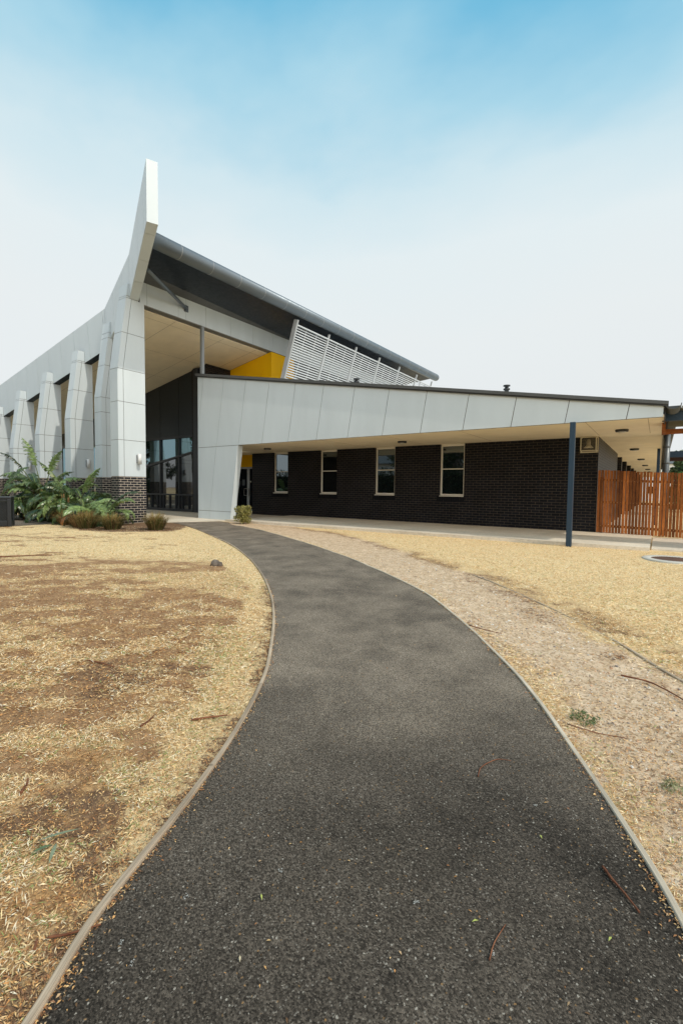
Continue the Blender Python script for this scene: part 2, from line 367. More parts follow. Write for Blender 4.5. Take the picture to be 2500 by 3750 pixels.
def lerp(a, b, t): return a+(b-a)*t

# ---------------------------------------------------------------- numpy noise + ground masks
_G = rng.random((256, 256))
def vnoise(x, y, s):
    x = np.asarray(x)*s+91.7; y = np.asarray(y)*s+37.1; xi = np.floor(x).astype(int); yi = np.floor(y).astype(int); fx = x-xi; fy = y-yi
    fx = fx*fx*(3-2*fx); fy = fy*fy*(3-2*fy); g = lambda a, b: _G[a % 256, b % 256]
    return (g(xi, yi)*(1-fx)+g(xi+1, yi)*fx)*(1-fy)+(g(xi, yi+1)*(1-fx)+g(xi+1, yi+1)*fx)*fy
def fbm(x, y, s, o=4):
    r = 0; a = .5; t = 0
    for i in range(o): r = r+a*vnoise(x+i*13.3, y-i*7.7, s*2**i); t += a; a *= .55
    return r/t
def inpoly(x, y, P):
    c = np.zeros(x.shape, bool); n = len(P)
    for i in range(n):
        x0, y0 = P[i]; x1, y1 = P[i-1]
        k = ((y0 > y) != (y1 > y)) & (x < (x1-x0)*(y-y0)/((y1-y0) if y1 != y0 else 1e-9)+x0); c ^= k
    return c
def pdist(x, y, P, closed=False):
    d = np.full(x.shape, 1e9); n = len(P)
    for i in range(n if closed else n-1):
        ax, ay = P[i]; bx, by = P[(i+1) % n]; dx, dy = bx-ax, by-ay; t = np.clip(((x-ax)*dx+(y-ay)*dy)/(dx*dx+dy*dy), 0, 1)
        d = np.minimum(d, np.hypot(x-ax-t*dx, y-ay-t*dy))
    return d
def smoothline(P, k=6):
    P = [Vector((*p, 0)) for p in P]; out = []
    for i in range(len(P)-1):
        p0 = P[max(i-1, 0)]; p1 = P[i]; p2 = P[i+1]; p3 = P[min(i+2, len(P)-1)]
        for j in range(k):
            t = j/k; q = .5*((2*p1)+(p2-p0)*t+(2*p0-5*p1+4*p2-p3)*t*t+(3*p1-p0-3*p2+p3)*t**3); out.append((q.x, q.y))
    out.append((P[-1].x, P[-1].y)); return out
pathL = smoothline([(-12.95, 9.52), (-11.6, 8.93), (-9.89, 8.06), (-7.9, 7.0), (-6.22, 5.93), (-4.89, 4.93), (-3.85, 4.04), (-3.11, 3.31), (-2.53, 2.66), (-2.16, 2.2), (-1.8, 1.63), (-1.53, 1.1), (-1.345, .67), (-1.19, .42), (-1.06, .14), (-.90, -.3), (-.75, -1.5), (-.7, -5)])
pathR = smoothline([(-11.9, 10.72), (-10.4, 10.2), (-8.6, 9.33), (-6.15, 7.95), (-4.38, 6.82), (-3.21, 5.95), (-2.45, 5.33), (-1.9, 4.75), (-1.4, 4.15), (-1.0, 3.61), (-.7, 3.18), (-.35, 2.58), (-.06, 2.03), (.11, 1.66), (.3, 1.1), (.5, .4), (.7, -.6), (.95, -2), (1.1, -5)])
edge2 = smoothline([(-2.3, 6.88), (-1.69, 6.27), (-1.2, 5.73), (-.55, 4.96), (-.2, 4.47), (.07, 4.05), (.6, 3.3), (1.3, 2.1)])
pathPoly = pathL+pathR[::-1]+[(-12.35, 10.95), (-13.1, 11.5), (-13.75, 11.62), (-14.2, 10.72), (-14.62, 10.02), (-13.9, 9.9)]
dirtPoly = [(-13.3, 11.7), (-12.5, 10.95)]+pathR+[(2.6, -5), (2.4, -1), (2.0, 1.0), (1.4, 2.2)]+edge2[::-1][6:]+[(-3.04, 7.5), (-4.23, 8.45), (-5.6, 9.6), (-7.6, 10.7), (-9.06, 11.2), (-9.9, 11.8), (-13.3, 11.8)]
bedPoly = [(-12.9, 9.6), (-12.0, 8.9), (-11.75, 8.3), (-12.1, 7.55), (-12.9, 6.75), (-13.9, 6.55), (-15.0, 6.95), (-16.6, 7.4), (-17.3, 7.75), (-21, 8.5), (-21, 10.5), (-15.3, 10.2), (-13.4, 10.0)]
slabPoly = [(-13.55, 11.7), (-.12, 12.02), (-.12, 15.8), (-13.55, 16)]

def masks(x, y):
    wx = x+(fbm(x, y, 1.3)-.5)*.55; wy = y+(fbm(x+50, y, 1.3)-.5)*.55
    din = inpoly(wx, wy, dirtPoly); dd = pdist(wx, wy, dirtPoly, True); sdd = np.where(din, dd, -dd)
    dirt = np.clip(.5+sdd/.5, 0, 1)
    bin_ = inpoly(wx, wy, bedPoly); bd = pdist(wx, wy, bedPoly, True); bed = np.clip(.5+np.where(bin_, bd, -bd)/.25, 0, 1)
    # depth and sideways coordinates along the viewing direction of the old mower lines
    yy = -.571*x+.821*y; xx = .821*x+.571*y
    lx = np.interp(yy, [0, 2, 4, 6, 9, 14], [-.95, -1.15, -1.25, -1.5, -3, -7]); left = xx < lx+.3
    n = fbm(xx*.5+.25*yy, yy*1.25-.1*xx, .95, 5); n2 = fbm(xx*.7+20, yy*1.9+.3*xx, 2.6, 4); n3 = fbm(xx*1.2+3, yy*1.8, 8.5, 3)
    band = np.interp(yy, [0, 1.5, 2.0, 2.5, 3.4, 5.0, 6.4, 8.0, 9.0, 30], [-.10, -.08, 0, .10, .14, .13, .16, .06, -.35, -.5])
    fade = np.clip((lx+.15-xx)/(.28*np.maximum(yy, 1.0)), 0, 1)
    e = (n-.5)*1.5+(n2-.5)*1.6+(n3-.5)*1.5+band*1.1-.26*(1-fade)
    e = e+np.where((xx < -5.2) & (yy > 6.2) & (yy < 8.6), .18, 0)
    earth = np.clip(.52+e*.85, 0, .93)*left
    edge_dark = np.clip(1-np.abs(pdist(wx, wy, edge2)-.22)/.28, 0, 1)*.95*np.clip((fbm(x, y, 2.6)-.36)*8, 0, 1)
    e2 = pdist(wx, wy, [(-9.9, 11.5), (-7.5, 10.6), (-4.23, 8.5), (-3.0, 7.5), (-2.0, 6.6), (-1.2, 5.6)])
    edge_dark = np.maximum(edge_dark, np.clip(1-e2/.42, 0, 1)*1.0*np.clip((fbm(x, y, 2.2)-.33)*8, 0, 1))
    edge_dark = np.maximum(edge_dark, np.clip(1-pdist(wx, wy, [(-13.2, 11.4), (-11, 11.35), (-9.2, 11.3)])/.4, 0, 1)*.7)
    earth = np.maximum(earth, np.where(left, 0, edge_dark*0.5))
    hp = np.clip((fbm(x, y, 2.4)-.50)*9, 0, 1)*left*np.clip((4.2-yy)/1.2, 0, 1)
    mul = np.maximum(np.maximum(bed*.8, edge_dark*.55), hp*.62)
    # rusty husks gathered beside the timber edging near the camera
    hd = np.clip(1-pdist(x, y, pathL)/.30, 0, 1)*(yy < 6)
    mul = np.maximum(mul, hd*.62*(fbm(x, y, 4) > .36))
    th = np.where(left, np.interp(yy, [0, 5.0, 7.5, 8.8], [1, .95, .75, .05]), .10+.5*np.clip(edge_dark*1.5, 0, 1))
    f_ = .5*fbm(xx*.8, yy*1.25, 4.2, 4)+.5*fbm(xx*.75+5, yy*1.3, 1.5, 3); cl_ = np.clip((f_-.385-.22*np.where(left, earth, 0))*12, 0, 1)
    th = np.where(left, th*(1-.55*cl_), th); earth = np.where(left, np.clip(earth*(1-.5*cl_)+.22*(1-cl_), 0, .95), earth)
    masks.th = th
    return dirt, earth, mul

# ---------------------------------------------------------------- ground and paving
def axis(lo, hi, st, far): 
    a = list(np.arange(lo, hi+1e-6, st)); g = st; x = hi
    while x < far: g *= 1.35; x += g; a.append(x)
    g = st; x = lo
    while x > -far: g *= 1.35; x -= g; a.insert(0, x)
    return np.array(a)
def make_ground():
    X = axis(-17, 3.5, .07, 900); Y = axis(-1.2, 12.6, .07, 900); gx, gy = np.meshgrid(X, Y, indexing='ij')
    near = (gx > -18) & (gx < 4.5) & (gy > -2) & (gy < 13)
    gz = np.where(near, (fbm(gx, gy, 1.2)-.5)*.035+(fbm(gx, gy, 7)-.5)*.012, 0)
    pin = inpoly(gx, gy, pathPoly); pd = pdist(gx, gy, pathPoly, True)
    gz = gz*np.clip(np.where(pin, 0, pd)/.25, 0, 1)-.004
    gz = np.where(pin & (pd > .12), -.03, gz); gz = np.where((gy > 11.3) & near, np.minimum(gz, -.004), gz)
    nx, ny = gx.shape; v = np.stack([gx, gy, gz], -1).reshape(-1, 3)
    i = np.arange(nx*ny).reshape(nx, ny); f = np.stack([i[:-1, :-1], i[1:, :-1], i[1:, 1:], i[:-1, 1:]], -1).reshape(-1, 4)
    me = bpy.data.meshes.new('ground'); me.vertices.add(len(v)); me.vertices.foreach_set('co', v.ravel())
    me.loops.add(f.size); me.loops.foreach_set('vertex_index', f.ravel()); me.polygons.add(len(f))
    me.polygons.foreach_set('loop_start', np.arange(0, f.size, 4)); me.polygons.foreach_set('loop_total', np.full(len(f), 4)); me.update()
    me.polygons.foreach_set('use_smooth', np.ones(len(f), bool))
    a, b, c = masks(gx.ravel(), gy.ravel()); at = me.attributes.new('mask', 'FLOAT_COLOR', 'POINT')
    at.data.foreach_set('color', np.stack([a, b, c, masks.th], -1).ravel().astype(np.float32))
    me.materials.append(GROUND); o = bpy.data.objects.new('ground', me); COL.objects.link(o); tag(o, kind='structure')
make_ground()
def poly_sheet(name, P, z, mat, thick=0.0, kind='structure'):
    bm = bmesh.new(); vs = [bm.verts.new((x, y, z)) for x, y in P]; f = bm.faces.new(vs)
    if f.normal.z < 0: f.normal_flip()
    if thick:
        r = bmesh.ops.extrude_face_region(bm, geom=[f]); 
        for g in r['geom']:
            if isinstance(g, bmesh.types.BMVert): g.co.z -= thick
    bmesh.ops.recalc_face_normals(bm, faces=bm.faces)
    bmesh.ops.triangulate(bm, faces=[q for q in bm.faces if len(q.verts) > 4])
    me = bpy.data.meshes.new(name); bm.to_mesh(me); bm.free(); me.materials.append(mat)
    o = bpy.data.objects.new(name, me); COL.objects.link(o); tag(o, kind=kind); return o
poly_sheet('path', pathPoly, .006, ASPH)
poly_sheet('entrance_paving', [(-36, 8.2), (-22, 9.05), (-15.36, 9.45), (-14.66, 9.98), (-14.2, 10.68), (-13.78, 11.58), (-13.56, 11.75), (-13.56, 14.5), (-13.56, 17), (-36, 17)], .035, CONC, .08)
poly_sheet('veranda_slab', [(-13.55, 11.72), (-.12, 12.02), (-.12, 15.56), (-.12, 60), (-3.2, 60), (-3.2, 16.8), (-18.4, 16.8), (-18.4, 16.2), (-13.55, 16.2)], .08, CONC, .14)
poly_sheet('footpath', [(-.09, 12.32), (7, 12.75), (7, 15.5), (-.09, 15.5)], .03, CONC, .08)
SIDEP = asphalt('side_path_asphalt')
poly_sheet('side_path', [(-40, -2), (-17.5, 5.1), (-16.75, 5.75), (-16.85, 7.3), (-19.2, 8.1), (-24.0, 8.3), (-40, 8.3)], .008, SIDEP)

def edging(name, P, w, h, label, group, lift=.0, jit=.0, gap=3.2, mat=None):
    mat = mat or EDGE
    # boards laid end to end, one thing
    root = thing(name, label, 'garden edging', (P[0][0], P[0][1], 0), 0, group)
    acc = 0; mb = MB(); k = 1; rr = random.Random(name+str(P[0])); mb.cur = rr.randint(1, 9999)
    for i in range(len(P)-1):
        a = Vector((*P[i], 0)); b = Vector((*P[i+1], 0)); d = b-a; l = d.length; n = Vector((-d.y, d.x, 0)).normalized()
        d0 = (Vector((*P[i], 0))-Vector((*P[max(i-1, 0)], 0))); d2 = (Vector((*P[min(i+2, len(P)-1)], 0))-b)
        na = (n+Vector((-d0.y, d0.x, 0)).normalized()).normalized() if d0.length > 0 else n
        nb = (n+Vector((-d2.y, d2.x, 0)).normalized()).normalized() if d2.length > 0 else n
        if acc > gap:
            mb.build('board', mat, root); mb = MB(); acc = 0; mb.cur = rr.randint(1, 9999); a = a+d*.02
        z0 = float(lift+jit*(vnoise(a.x, a.y, 2.0)-.5)); z1 = float(lift+jit*(vnoise(b.x, b.y, 2.0)-.5))
        A = [a-na*w/2, a+na*w/2]; B = [b-nb*w/2, b+nb*w/2]; up = Vector((0, 0, 1))
        t0 = (h+z0)*up; t1 = (h+z1)*up; dn_ = Vector((0, 0, -.05))
        uv = [(acc, 0), (acc+l, 0), (acc+l, w), (acc, w)]; uvs = [(acc, 0), (acc+l, 0), (acc+l, .07), (acc, .07)]
        c = .004*up; ch = .0035
        Ai = [a-na*(w/2-ch), a+na*(w/2-ch)]; Bi = [b-nb*(w/2-ch), b+nb*(w/2-ch)]
        mb.face([Ai[0]+t0, Bi[0]+t1, Bi[1]+t1, Ai[1]+t0], 0, uv)
        mb.face([A[0]+t0-c, B[0]+t1-c, Bi[0]+t1, Ai[0]+t0], 0, uvs); mb.face([Ai[1]+t0, Bi[1]+t1, B[1]+t1-c, A[1]+t0-c], 0, uvs)
        mb.face([A[0]+dn_, B[0]+dn_, B[0]+t1-c, A[0]+t0-c], 0, uvs); mb.face([B[1]+dn_, A[1]+dn_, A[1]+t0-c, B[1]+t1-c], 0, uvs)
        acc += l
    if mb.f: mb.build('board', mat, root)
    return root
GE = 'timber edging boards along the path'
edging('timber_edging', pathL, .025, .018, 'weathered timber edging board on the lawn side of the curving path', GE, 0, .012)
edging('timber_edging', pathR, .025, .016, 'weathered timber edging board between the curving path and the bare sandy strip', GE, 0, .014, 2.7, EDGE2)
edging('timber_edging', edge2, .022, .002, 'thin half-buried timber strip between sandy earth and the dry right-hand lawn', GE, .006, .014)

# ---------------------------------------------------------------- main hall
hall = thing('community_hall', 'tall pale-clad hall with upswept blade roof edge, splayed pillars and open corner entrance', 'building', (-22, 14, 0))
SLOPE = .169
U0 = -15.34
def ceil_z(u): return 7.78+SLOPE*(u-U0)
# pillars
def beam_face(u): return lerp(9.07, 10.0, min(max((u+15.4)/(-3.4), 0), 1))
def pillar(uf, v0, vr, vt, zk, zc, zt, vb, zb, joints, dep=.5, base_z=1.65):
    g = .0075
    ve = lambda z: v0 if z <= zk else lerp(v0, vt, (z-zk)/(zt-zk))
    mb = MB(); e = .012
    pr = [(v0, base_z), (vr, base_z), (vr, zb), (vb+.02, zb), (vb+.02, zt), (vt, zt), (v0, zk)]
    mb.prism([(uf-e, v+(e if i in (0, 5, 6) else -e), z) for i, (v, z) in enumerate(pr)], (-(dep-2*e), 0, 0), 1)
    rows = sorted(set([base_z, zb, zt]+joints))
    rows = [z for z in rows if base_z <= z <= zt]
    if zb in rows and any(abs(zb-j) < .2 for j in joints): pass
    for a, b in zip(rows, rows[1:]):
        if b-a < .02: continue
        right = vr if b <= zb+1e-6 else vb
        s = .2 if b < zc+.01 else None
        qs = []
        if s and right-ve(b) > .3:
            qs.append([(ve(a), a), (ve(a)+s, a), (ve(b)+s, b), (ve(b), b)]); qs.append([(ve(a)+s, a), (right, a), (right, b), (ve(b)+s, b)])
        else: qs.append([(ve(a), a), (right, a), (right, b), (ve(b), b)])
        for q in qs: panel(mb, [(uf-e, v, z) for v, z in q], (1, 0, 0), g)
        panel(mb, [(uf, ve(a)+e, a), (uf-dep, ve(a)+e, a), (uf-dep, ve(b)+e, b), (uf, ve(b)+e, b)][::1], Vector((0, -1, (ve(b)-ve(a))/(b-a))), g)
        if right == vr: panel(mb, [(uf, vr-e, a), (uf, vr-e, b), (uf-dep, vr-e, b), (uf-dep, vr-e, a)], (0, 1, 0), g)
        panel(mb, [(uf-dep+e, ve(a), a), (uf-dep+e, right, a), (uf-dep+e, right, b), (uf-dep+e, ve(b), b)], (-1, 0, 0), g)
    p = mb.build('pillar', [CLAD, JOINT], hall)
    b2 = MB(); b2.box(uf-dep, uf, v0, vr, -.02, base_z-.008); b2.box(uf-dep+.02, uf-.02, v0+.02, vr-.02, base_z-.008, base_z)
    b2.build('brick_base', BRK1, p)
pillar(-15.34, 8.57, 9.59, 8.98, 5.36, 7.90, 8.33, 9.07, 7.83, [2.92, 4.24, 5.36, 6.62, 7.90])
pillar(-17.9, 9.32, 10.28, 9.72, 4.77, 7.32, 7.74, 9.76, 7.12, [2.91, 4.20, 4.77, 6.03, 7.32])
for i in range(5):
    d = i*.51; uf = -20.5-2.95*i; zb = 6.58-.174*2.95*i
    js = [2.89, 4.15-d if i == 0 else 4.16-d, 5.38-d, 6.65-d]
    pillar(uf, 9.37, 10.33, 9.75, 4.16-d, 6.65-d, 7.08-d, 10.0, zb, [j for j in js if j > 1.9 and (j < 4.2 or True)])
# sweeping roof-edge blade
def blade():
    mb = MB(); st = [(-36.0, 10.0, 4.0-.14, 5.75), (-18.8, 10.0, 6.88, 8.53), (-15.4, 9.07, 7.83, 9.36), (-11.87, 7.52, 8.61, 10.29)]
    st[0] = (-36.0, 10.0, 6.88-.174*17.2, 8.53-.163*17.2)
    th = .30; e = .014
    for k in range(3):
        a, b = st[k], st[k+1]; A = Vector((a[0], a[1], 0)); B = Vector((b[0], b[1], 0)); d = (B-A); Ln = d.length; d.normalize(); n = Vector((-d.y, d.x, 0))*1.0
        if n.y < 0: n = -n
        core = [A+n*e+Vector((0, 0, a[2]+e)), B+n*e+Vector((0, 0, b[2]+e)), B+n*e+Vector((0, 0, b[3]-e)), A+n*e+Vector((0, 0, a[3]-e))]
        mb.prism(core, n*(th-2*e), 1)
        zb = lambda s: lerp(a[2], b[2], s/Ln); zt = lambda s: lerp(a[3], b[3], s/Ln)
        mod = 1.245 if k < 2 else 1.18; lean = .168 if k < 2 else .18
        off = {0: .98, 1: .02, 2: .745+.0}[k]
        # joint positions measured along the top edge; each leans back down the slope
        js = []; s = off-mod*2
        while s < Ln+mod*2: js.append(s); s += mod
        if k == 0: js = [Ln-.22-1.23*i for i in range(14)][::-1]
        def cutpoly(s0, s1):
            pts = []
            h0 = zt(max(s0, 0))-zb(max(s0, 0)); lo0 = s0+lean*h0; lo1 = s1+lean*(zt(min(s1, Ln))-zb(min(s1, Ln)))
            P = [(s0, 'top'), (s1, 'top'), (lo1, 'bot'), (lo0, 'bot')]
            poly = [Vector((s, zt(s) if w == 'top' else zb(s))) for s, w in P]
            def clip(poly, x, keep):  # clip against s = x
                out = []
                for i in range(len(poly)):
                    p, q = poly[i-1], poly[i]; ip = (p.x >= x) == keep; iq = (q.x >= x) == keep
                    if ip != iq: t = (x-p.x)/(q.x-p.x); out.append(p.lerp(q, t))
                    if iq: out.append(q)
                return out
            poly = clip(poly, 0, True); poly = clip(poly, Ln, False) if poly else poly
            return poly
        def clean(p):
            o = []
            for q in p:
                if not o or (q-o[-1]).length > .02: o.append(q)
            if len(o) > 2 and (o[0]-o[-1]).length < .02: o.pop()
            return o
        edges = [-3]+js+[Ln+3] if k != 0 else [-3]+js+[Ln+3]
        for s0, s1 in zip(edges, edges[1:]):
            pl = clean(cutpoly(s0, s1))
            if len(pl) < 3: continue
            ar = abs(sum(pl[i-1].x*pl[i].y-pl[i].x*pl[i-1].y for i in range(len(pl))))/2
            if ar < .02: continue
            P3 = [A+d*p.x+n*e+Vector((0, 0, p.y)) for p in pl]
            panel(mb, P3, -n, .009)
            P3 = [A+d*p.x+n*(th-e)+Vector((0, 0, p.y)) for p in pl]; panel(mb, P3, n, .005)
        # underside panels and top capping
        ub = [0, Ln] if k < 2 else [0, 1.07, 2.2, 3.40, Ln]
        for s0, s1 in zip(ub, ub[1:]):
            q = [A+d*s0+Vector((0, 0, zb(s0)+e)), A+d*s1+Vector((0, 0, zb(s1)+e)), A+d*s1+n*th+Vector((0, 0, zb(s1)+e)), A+d*s0+n*th+Vector((0, 0, zb(s0)+e))]
            panel(mb, q, (0, 0, -1), .009, mi=2 if k == 0 else 0)
        q = [A+Vector((0, 0, a[3]-e)), B+Vector((0, 0, b[3]-e)), B+n*th+Vector((0, 0, b[3]-e)), A+n*th+Vector((0, 0, a[3]-e))]; panel(mb, q, (0, 0, 1), .001)
        if k == 2:
            q = [B-d*e+Vector((0, 0, b[2])), B-d*e+n*th+Vector((0, 0, b[2])), B-d*e+n*th+Vector((0, 0, b[3])), B-d*e+Vector((0, 0, b[3]))]; panel(mb, q, d, .001, e+.003)
    return mb.build('roof_blade', [CLADE, JOINT, SOFDK], hall)
blade()
# front fascia band of the canopy, along v
def fascia():
    mb = MB(); zt = 8.64; mb.box(U0-.30, U0-.014, 9.42, 30, 7.80, zt, 1)
    js = [9.42, 9.70, 11.0, 11.34, 12.30, 13.59, 14.90]+[16.19+1.3*i for i in range(11)]+[30]
    for a, b in zip(js, js[1:]): panel(mb, [(U0-.014, a, 7.79), (U0-.014, b, 7.79), (U0-.014, b, zt), (U0-.014, a, zt)], (1, 0, 0), .006)
    mb.box(U0-.31, U0-.004, 9.60, 16.1, 7.76, 7.80, 2)
    mb.build('fascia_band', [CLAD, JOINT, painted('fascia_underside', (.16, .15, .125), .5, .15, streak=False)], hall)
fascia()
# canopy ceiling
mb = MB(); P = [(-36, 10.28), (-18.8, 10.28), (-15.66, 9.44), (-15.63, 16.1), (-36, 16.1)]
mb.prism([(x, y, ceil_z(x)) for x, y in P], (0, 0, .08))
mb.build('canopy_ceiling', CREAM, hall)
mb = MB()
for v in (11.1, 13.5, 15.4): mb.prism([(-36, v, ceil_z(-36)-.002), (-15.66, v, ceil_z(-15.66)-.002), (-15.66, v+.012, ceil_z(-15.66)-.002), (-36, v+.012, ceil_z(-36)-.002)], (0, 0, .0015))
for k in range(12):
    u = -16.05-1.2*k
    if k % 2 == 0: mb.prism([(u, 10.3 if u < -18 else 9.8, ceil_z(u)-.0035), (u+.012, 10.3 if u < -18 else 9.8, ceil_z(u)-.0035), (u+.012, 16.08, ceil_z(u)-.0035), (u, 16.08, ceil_z(u)-.0035)], (0, 0, .0015))
mb.build('ceiling_joint', painted('ceiling_joint_strip', (.30, .22, .13), .7, .1), hall)  # thin brown strips along the ceiling panel joints
# eave soffit, roof sheet and rolled edge tube
def zr(v): return lerp(8.76, 8.98, (v-8.2)/21.4)
mb = MB()
mb.prism([(-12.85, 8.05, 8.74), (-15.34, 9.20, 8.645), (-15.34, 29.4, 8.70), (-12.85, 29.4, 8.93)], (0, 0, .05))
mb.build('eave_soffit', SOFDK, hall)
SJ = painted('soffit_joint_line', (.012, .014, .016), .6, .1)
for k in range(1, 9):
    mb = MB(); v = 9.2+2.4*k; mb.prism([(-12.9, v, 8.735+.0088*(v-8.2)-.0), (-12.9, v+.012, 8.735+.0088*(v-8.2)), (-15.33, v+.012-.9, 8.640), (-15.33, v-.9, 8.640)], (0, 0, .003)); mb.build('soffit_joint', SJ, hall)
mb = MB(); mb.prism([(-12.85, 8.05, 8.98), (-12.85, 29.4, 9.20), (-36, 29.4, 9.2-.169*23.15), (-36, 10.2, 8.98-.169*23.15), (-18.8, 10.2, 8.98-.169*5.95), (-15.4, 9.3, 8.98-.169*2.55)], (0, 0, .05))
mb.build('roof_sheet', CAPG, hall)
mb = MB(); r = .232
mb.tube([(-12.83, 8.05, zr(8.05)), (-12.83, 29.55, zr(29.55)), (-12.83, 29.66, zr(29.66)), (-12.83, 29.70, zr(29.7))], [r, r, r*.93, r*.80], 40)
tb = mb.build('edge_tube', TUBE, hall, weld=True)
TS = painted('tube_seam', (.34, .33, .32), .5, .1)
for k in range(18):
    v = 9.21+1.235*k; mb = MB()
    if v < 29.3: mb.lathe([(r+.0005, -.006), (r+.0035, -.004), (r+.0035, .004), (r+.0005, .006)], (-12.83, v, zr(v)), 40, 0, 'y'); mb.build('seam', TS, tb)
# strut holding the blade
mb = MB(); mb.tube([(-13.80, 8.75, 8.30), (-15.30, 11.33, 8.22)], .062, 16); mb.box(-15.335, -15.29, 11.25, 11.42, 8.10, 8.34)
mb.build('brace_tube', TUBE, hall, weld=False)
mb = MB(); mb.box(U0-.03, U0+.09, 12.02, 12.14, 5.8, 7.76); mb.box(U0-.05, U0+.11, 12.0, 12.16, 5.80, 5.83)
mb.build('canopy_post', painted('grey_steel_post', (.22, .235, .24), .4, .1), hall)
# yellow walls
mb = MB(); zi = lambda u: ceil_z(u)-.004
js = [-18.2, -17.0, -15.9, U0-.02]
for a, b in zip(js, js[1:]): panel(mb, [(a, 16.12, 2.95), (b, 16.12, 2.95), (b, 16.12, zi(b)), (a, 16.12, zi(a))], (0, -1, 0), .004)
mb.box(-18.2, U0-.03, 16.125, 16.3, 2.9, 7.0, 0)
js = [16.10, 16.98, 17.75]
for a, b in zip(js, js[1:]): panel(mb, [(U0-.02, a, 3.0), (U0-.02, b, 3.0), (U0-.02, b, 7.775), (U0-.02, a, 7.775)], (1, 0, 0), .004)
mb.build('yellow_wall', [YEL, JOINT], hall)
mb = MB(); mb.box(-18.3, -18.2, 14.6, 16.2, 0, zi(-18.3)-.0); mb.box(-19.25, -18.2, 14.55, 14.6, 0, zi(-19.25))
mb.build('brick_return_wall', BRK2, hall)
# tall dark glazed wall
G0, G1, GV = -36.0, -19.32, 14.6
mb = MB()
mu = [G1-1.62*k-.0 for k in range(11)]; mu = [-19.10, -20.39, -22.01]+[-22.01-1.62*k for k in range(1, 9)]
for a, b in zip(mu, mu[1:]):
    panel(mb, [(b, GV+.02, 3.93), (a, GV+.02, 3.88), (a, GV+.02, zi(a)), (b, GV+.02, zi(b))], (0, -1, 0), .012)
mb.box(-36, -18.3, GV+.03, GV+.1, 3.8, 4.2, 1)
mb.prism([(-36, GV+.03, 4.2), (-18.3, GV+.03, 4.2), (-18.3, GV+.03, zi(-18.3)-.02), (-36, GV+.03, zi(-36)-.02)], (0, .1, 0), 1)
mb.build('charcoal_cladding', [DARKP, BLACKP], hall)
gw = MB(); gw.box(-36, -19.1, GV+.06, GV+.10, .06, 2.2+.0)
dz = lambda u: 2.42+(u+23.33)*.160
up = MB(); lo = MB()
up.prism([(-36, GV+.05, max(dz(-36), .95)), (-19.1, GV+.05, dz(-19.1)), (-19.1, GV+.05, 3.85), (-36, GV+.05, 3.85)], (0, .03, 0))
lo.prism([(-36, GV+.05, .10), (-19.1, GV+.05, .10), (-19.1, GV+.05, dz(-19.1)), (-36, GV+.05, max(dz(-36), .95))], (0, .03, 0))
fr = MB()
fr.box(-36, -18.95, GV-.03, GV+.05, 3.82, 3.92); fr.box(-36, -18.95, GV-.03, GV+.05, .86, .94); fr.box(-36, -18.95, GV-.04, GV+.05, .04, .17)
fr.beam((-33, GV+.01, dz(-33)), (-19.05, GV+.01, dz(-19.05)), .08, .09)
for u in mu: fr.box(u-.035, u+.035, GV-.035, GV+.055, .05, 3.9)
for k in range(26): 
    u = -19.62-.54*k
    if min(abs(u-m) for m in mu) > .15: fr.box(u-.02, u+.02, GV-.02, GV+.05, .1, .9)
fr.box(-19.08, -18.72, GV-.12, GV+.02, .03, zi(-19.08)-.01)
f_ = fr.build('curtain_wall_frame', DFRAME, hall)
up.build('upper_glass', GLT, f_); lo.build('lower_glass', GLL, f_)
mb = MB(); mb.box(-36, -19.1, 17.8, 17.85, 0, 6.5); mb.box(-36, -35.9, 14.8, 17.8, 0, 6.5)
mb.build('interior_wall', painted('interior_paint', (.08, .08, .08), .8, .1), hall)
# hall side wall above the wing roof
mb = MB(); js = [17.75+1.3*i for i in range(10)]
for a, b in zip(js, js[1:]): panel(mb, [(U0-.02, a, 3.0), (U0-.02, b, 3.0), (U0-.02, b, 7.78), (U0-.02, a, 7.78)], (1, 0, 0), .006)
mb.box(-36, U0-.03, 16.6, 29.4, 0, 3.2, 1); mb.box(U0-.4, U0-.03, 17.7, 29.4, 3.2, 7.78, 1)
mb.build('side_wall', [painted('mid_grey_cladding', (.07, .072, .07), .45, .15), DARKP], hall)
# leaning louvre screen
scr = thing('louvre_screen', 'leaning white louvre screen hung under the dark rolled roof edge', 'louvre screen', (-13.3, 15.09, 6))
LX = lambda z: -12.93-(8.44-z)*.321
for k in range(7):
    v = 15.09+2.33*k; m = MB(); zt = 8.47+.0103*(v-15)
    m.beam((LX(zt), v, zt), (LX(5.35), v, 5.35), .06 if k else .08, .09 if k else .22, up=(1, 0, .3))
    m.build('mullion', LOUV if k else painted('louvre_end_frame', (.36, .37, .37), .4, .1), scr)
for k in range(6):
    m = MB(); v0, v1 = 15.09+2.33*k+.05, 15.09+2.33*(k+1)-.05
    z = 8.22; ax = Vector((-.305, 0, -.952)); out = Vector((.952, 0, -.305))
    m.beam((LX(8.28)+.02, v0, 8.28), (LX(8.28)+.02, v1, 8.28), .07, .05, up=(0, 0, 1))
    for j in range(27):
        z = 8.18-.102*j; x = LX(z)
        c0 = Vector((x, v0, z)); c1 = Vector((x, v1, z)); t = Vector((.30, 0, -.95))   # blade tilt
        m.beam(c0, c1, .016, .060, up=(t.x, 0, t.z))
    m.build('louvre_blades', LOUV, scr)
    m = MB()
    for q in (1/3, 2/3):
        vv = lerp(v0, v1, q); m.beam((LX(8.3)-.045, vv, 8.3), (LX(5.4)-.045, vv, 5.4), .035, .035, up=(1, 0, .3))
    m.build('blade_support', LOUV, scr)

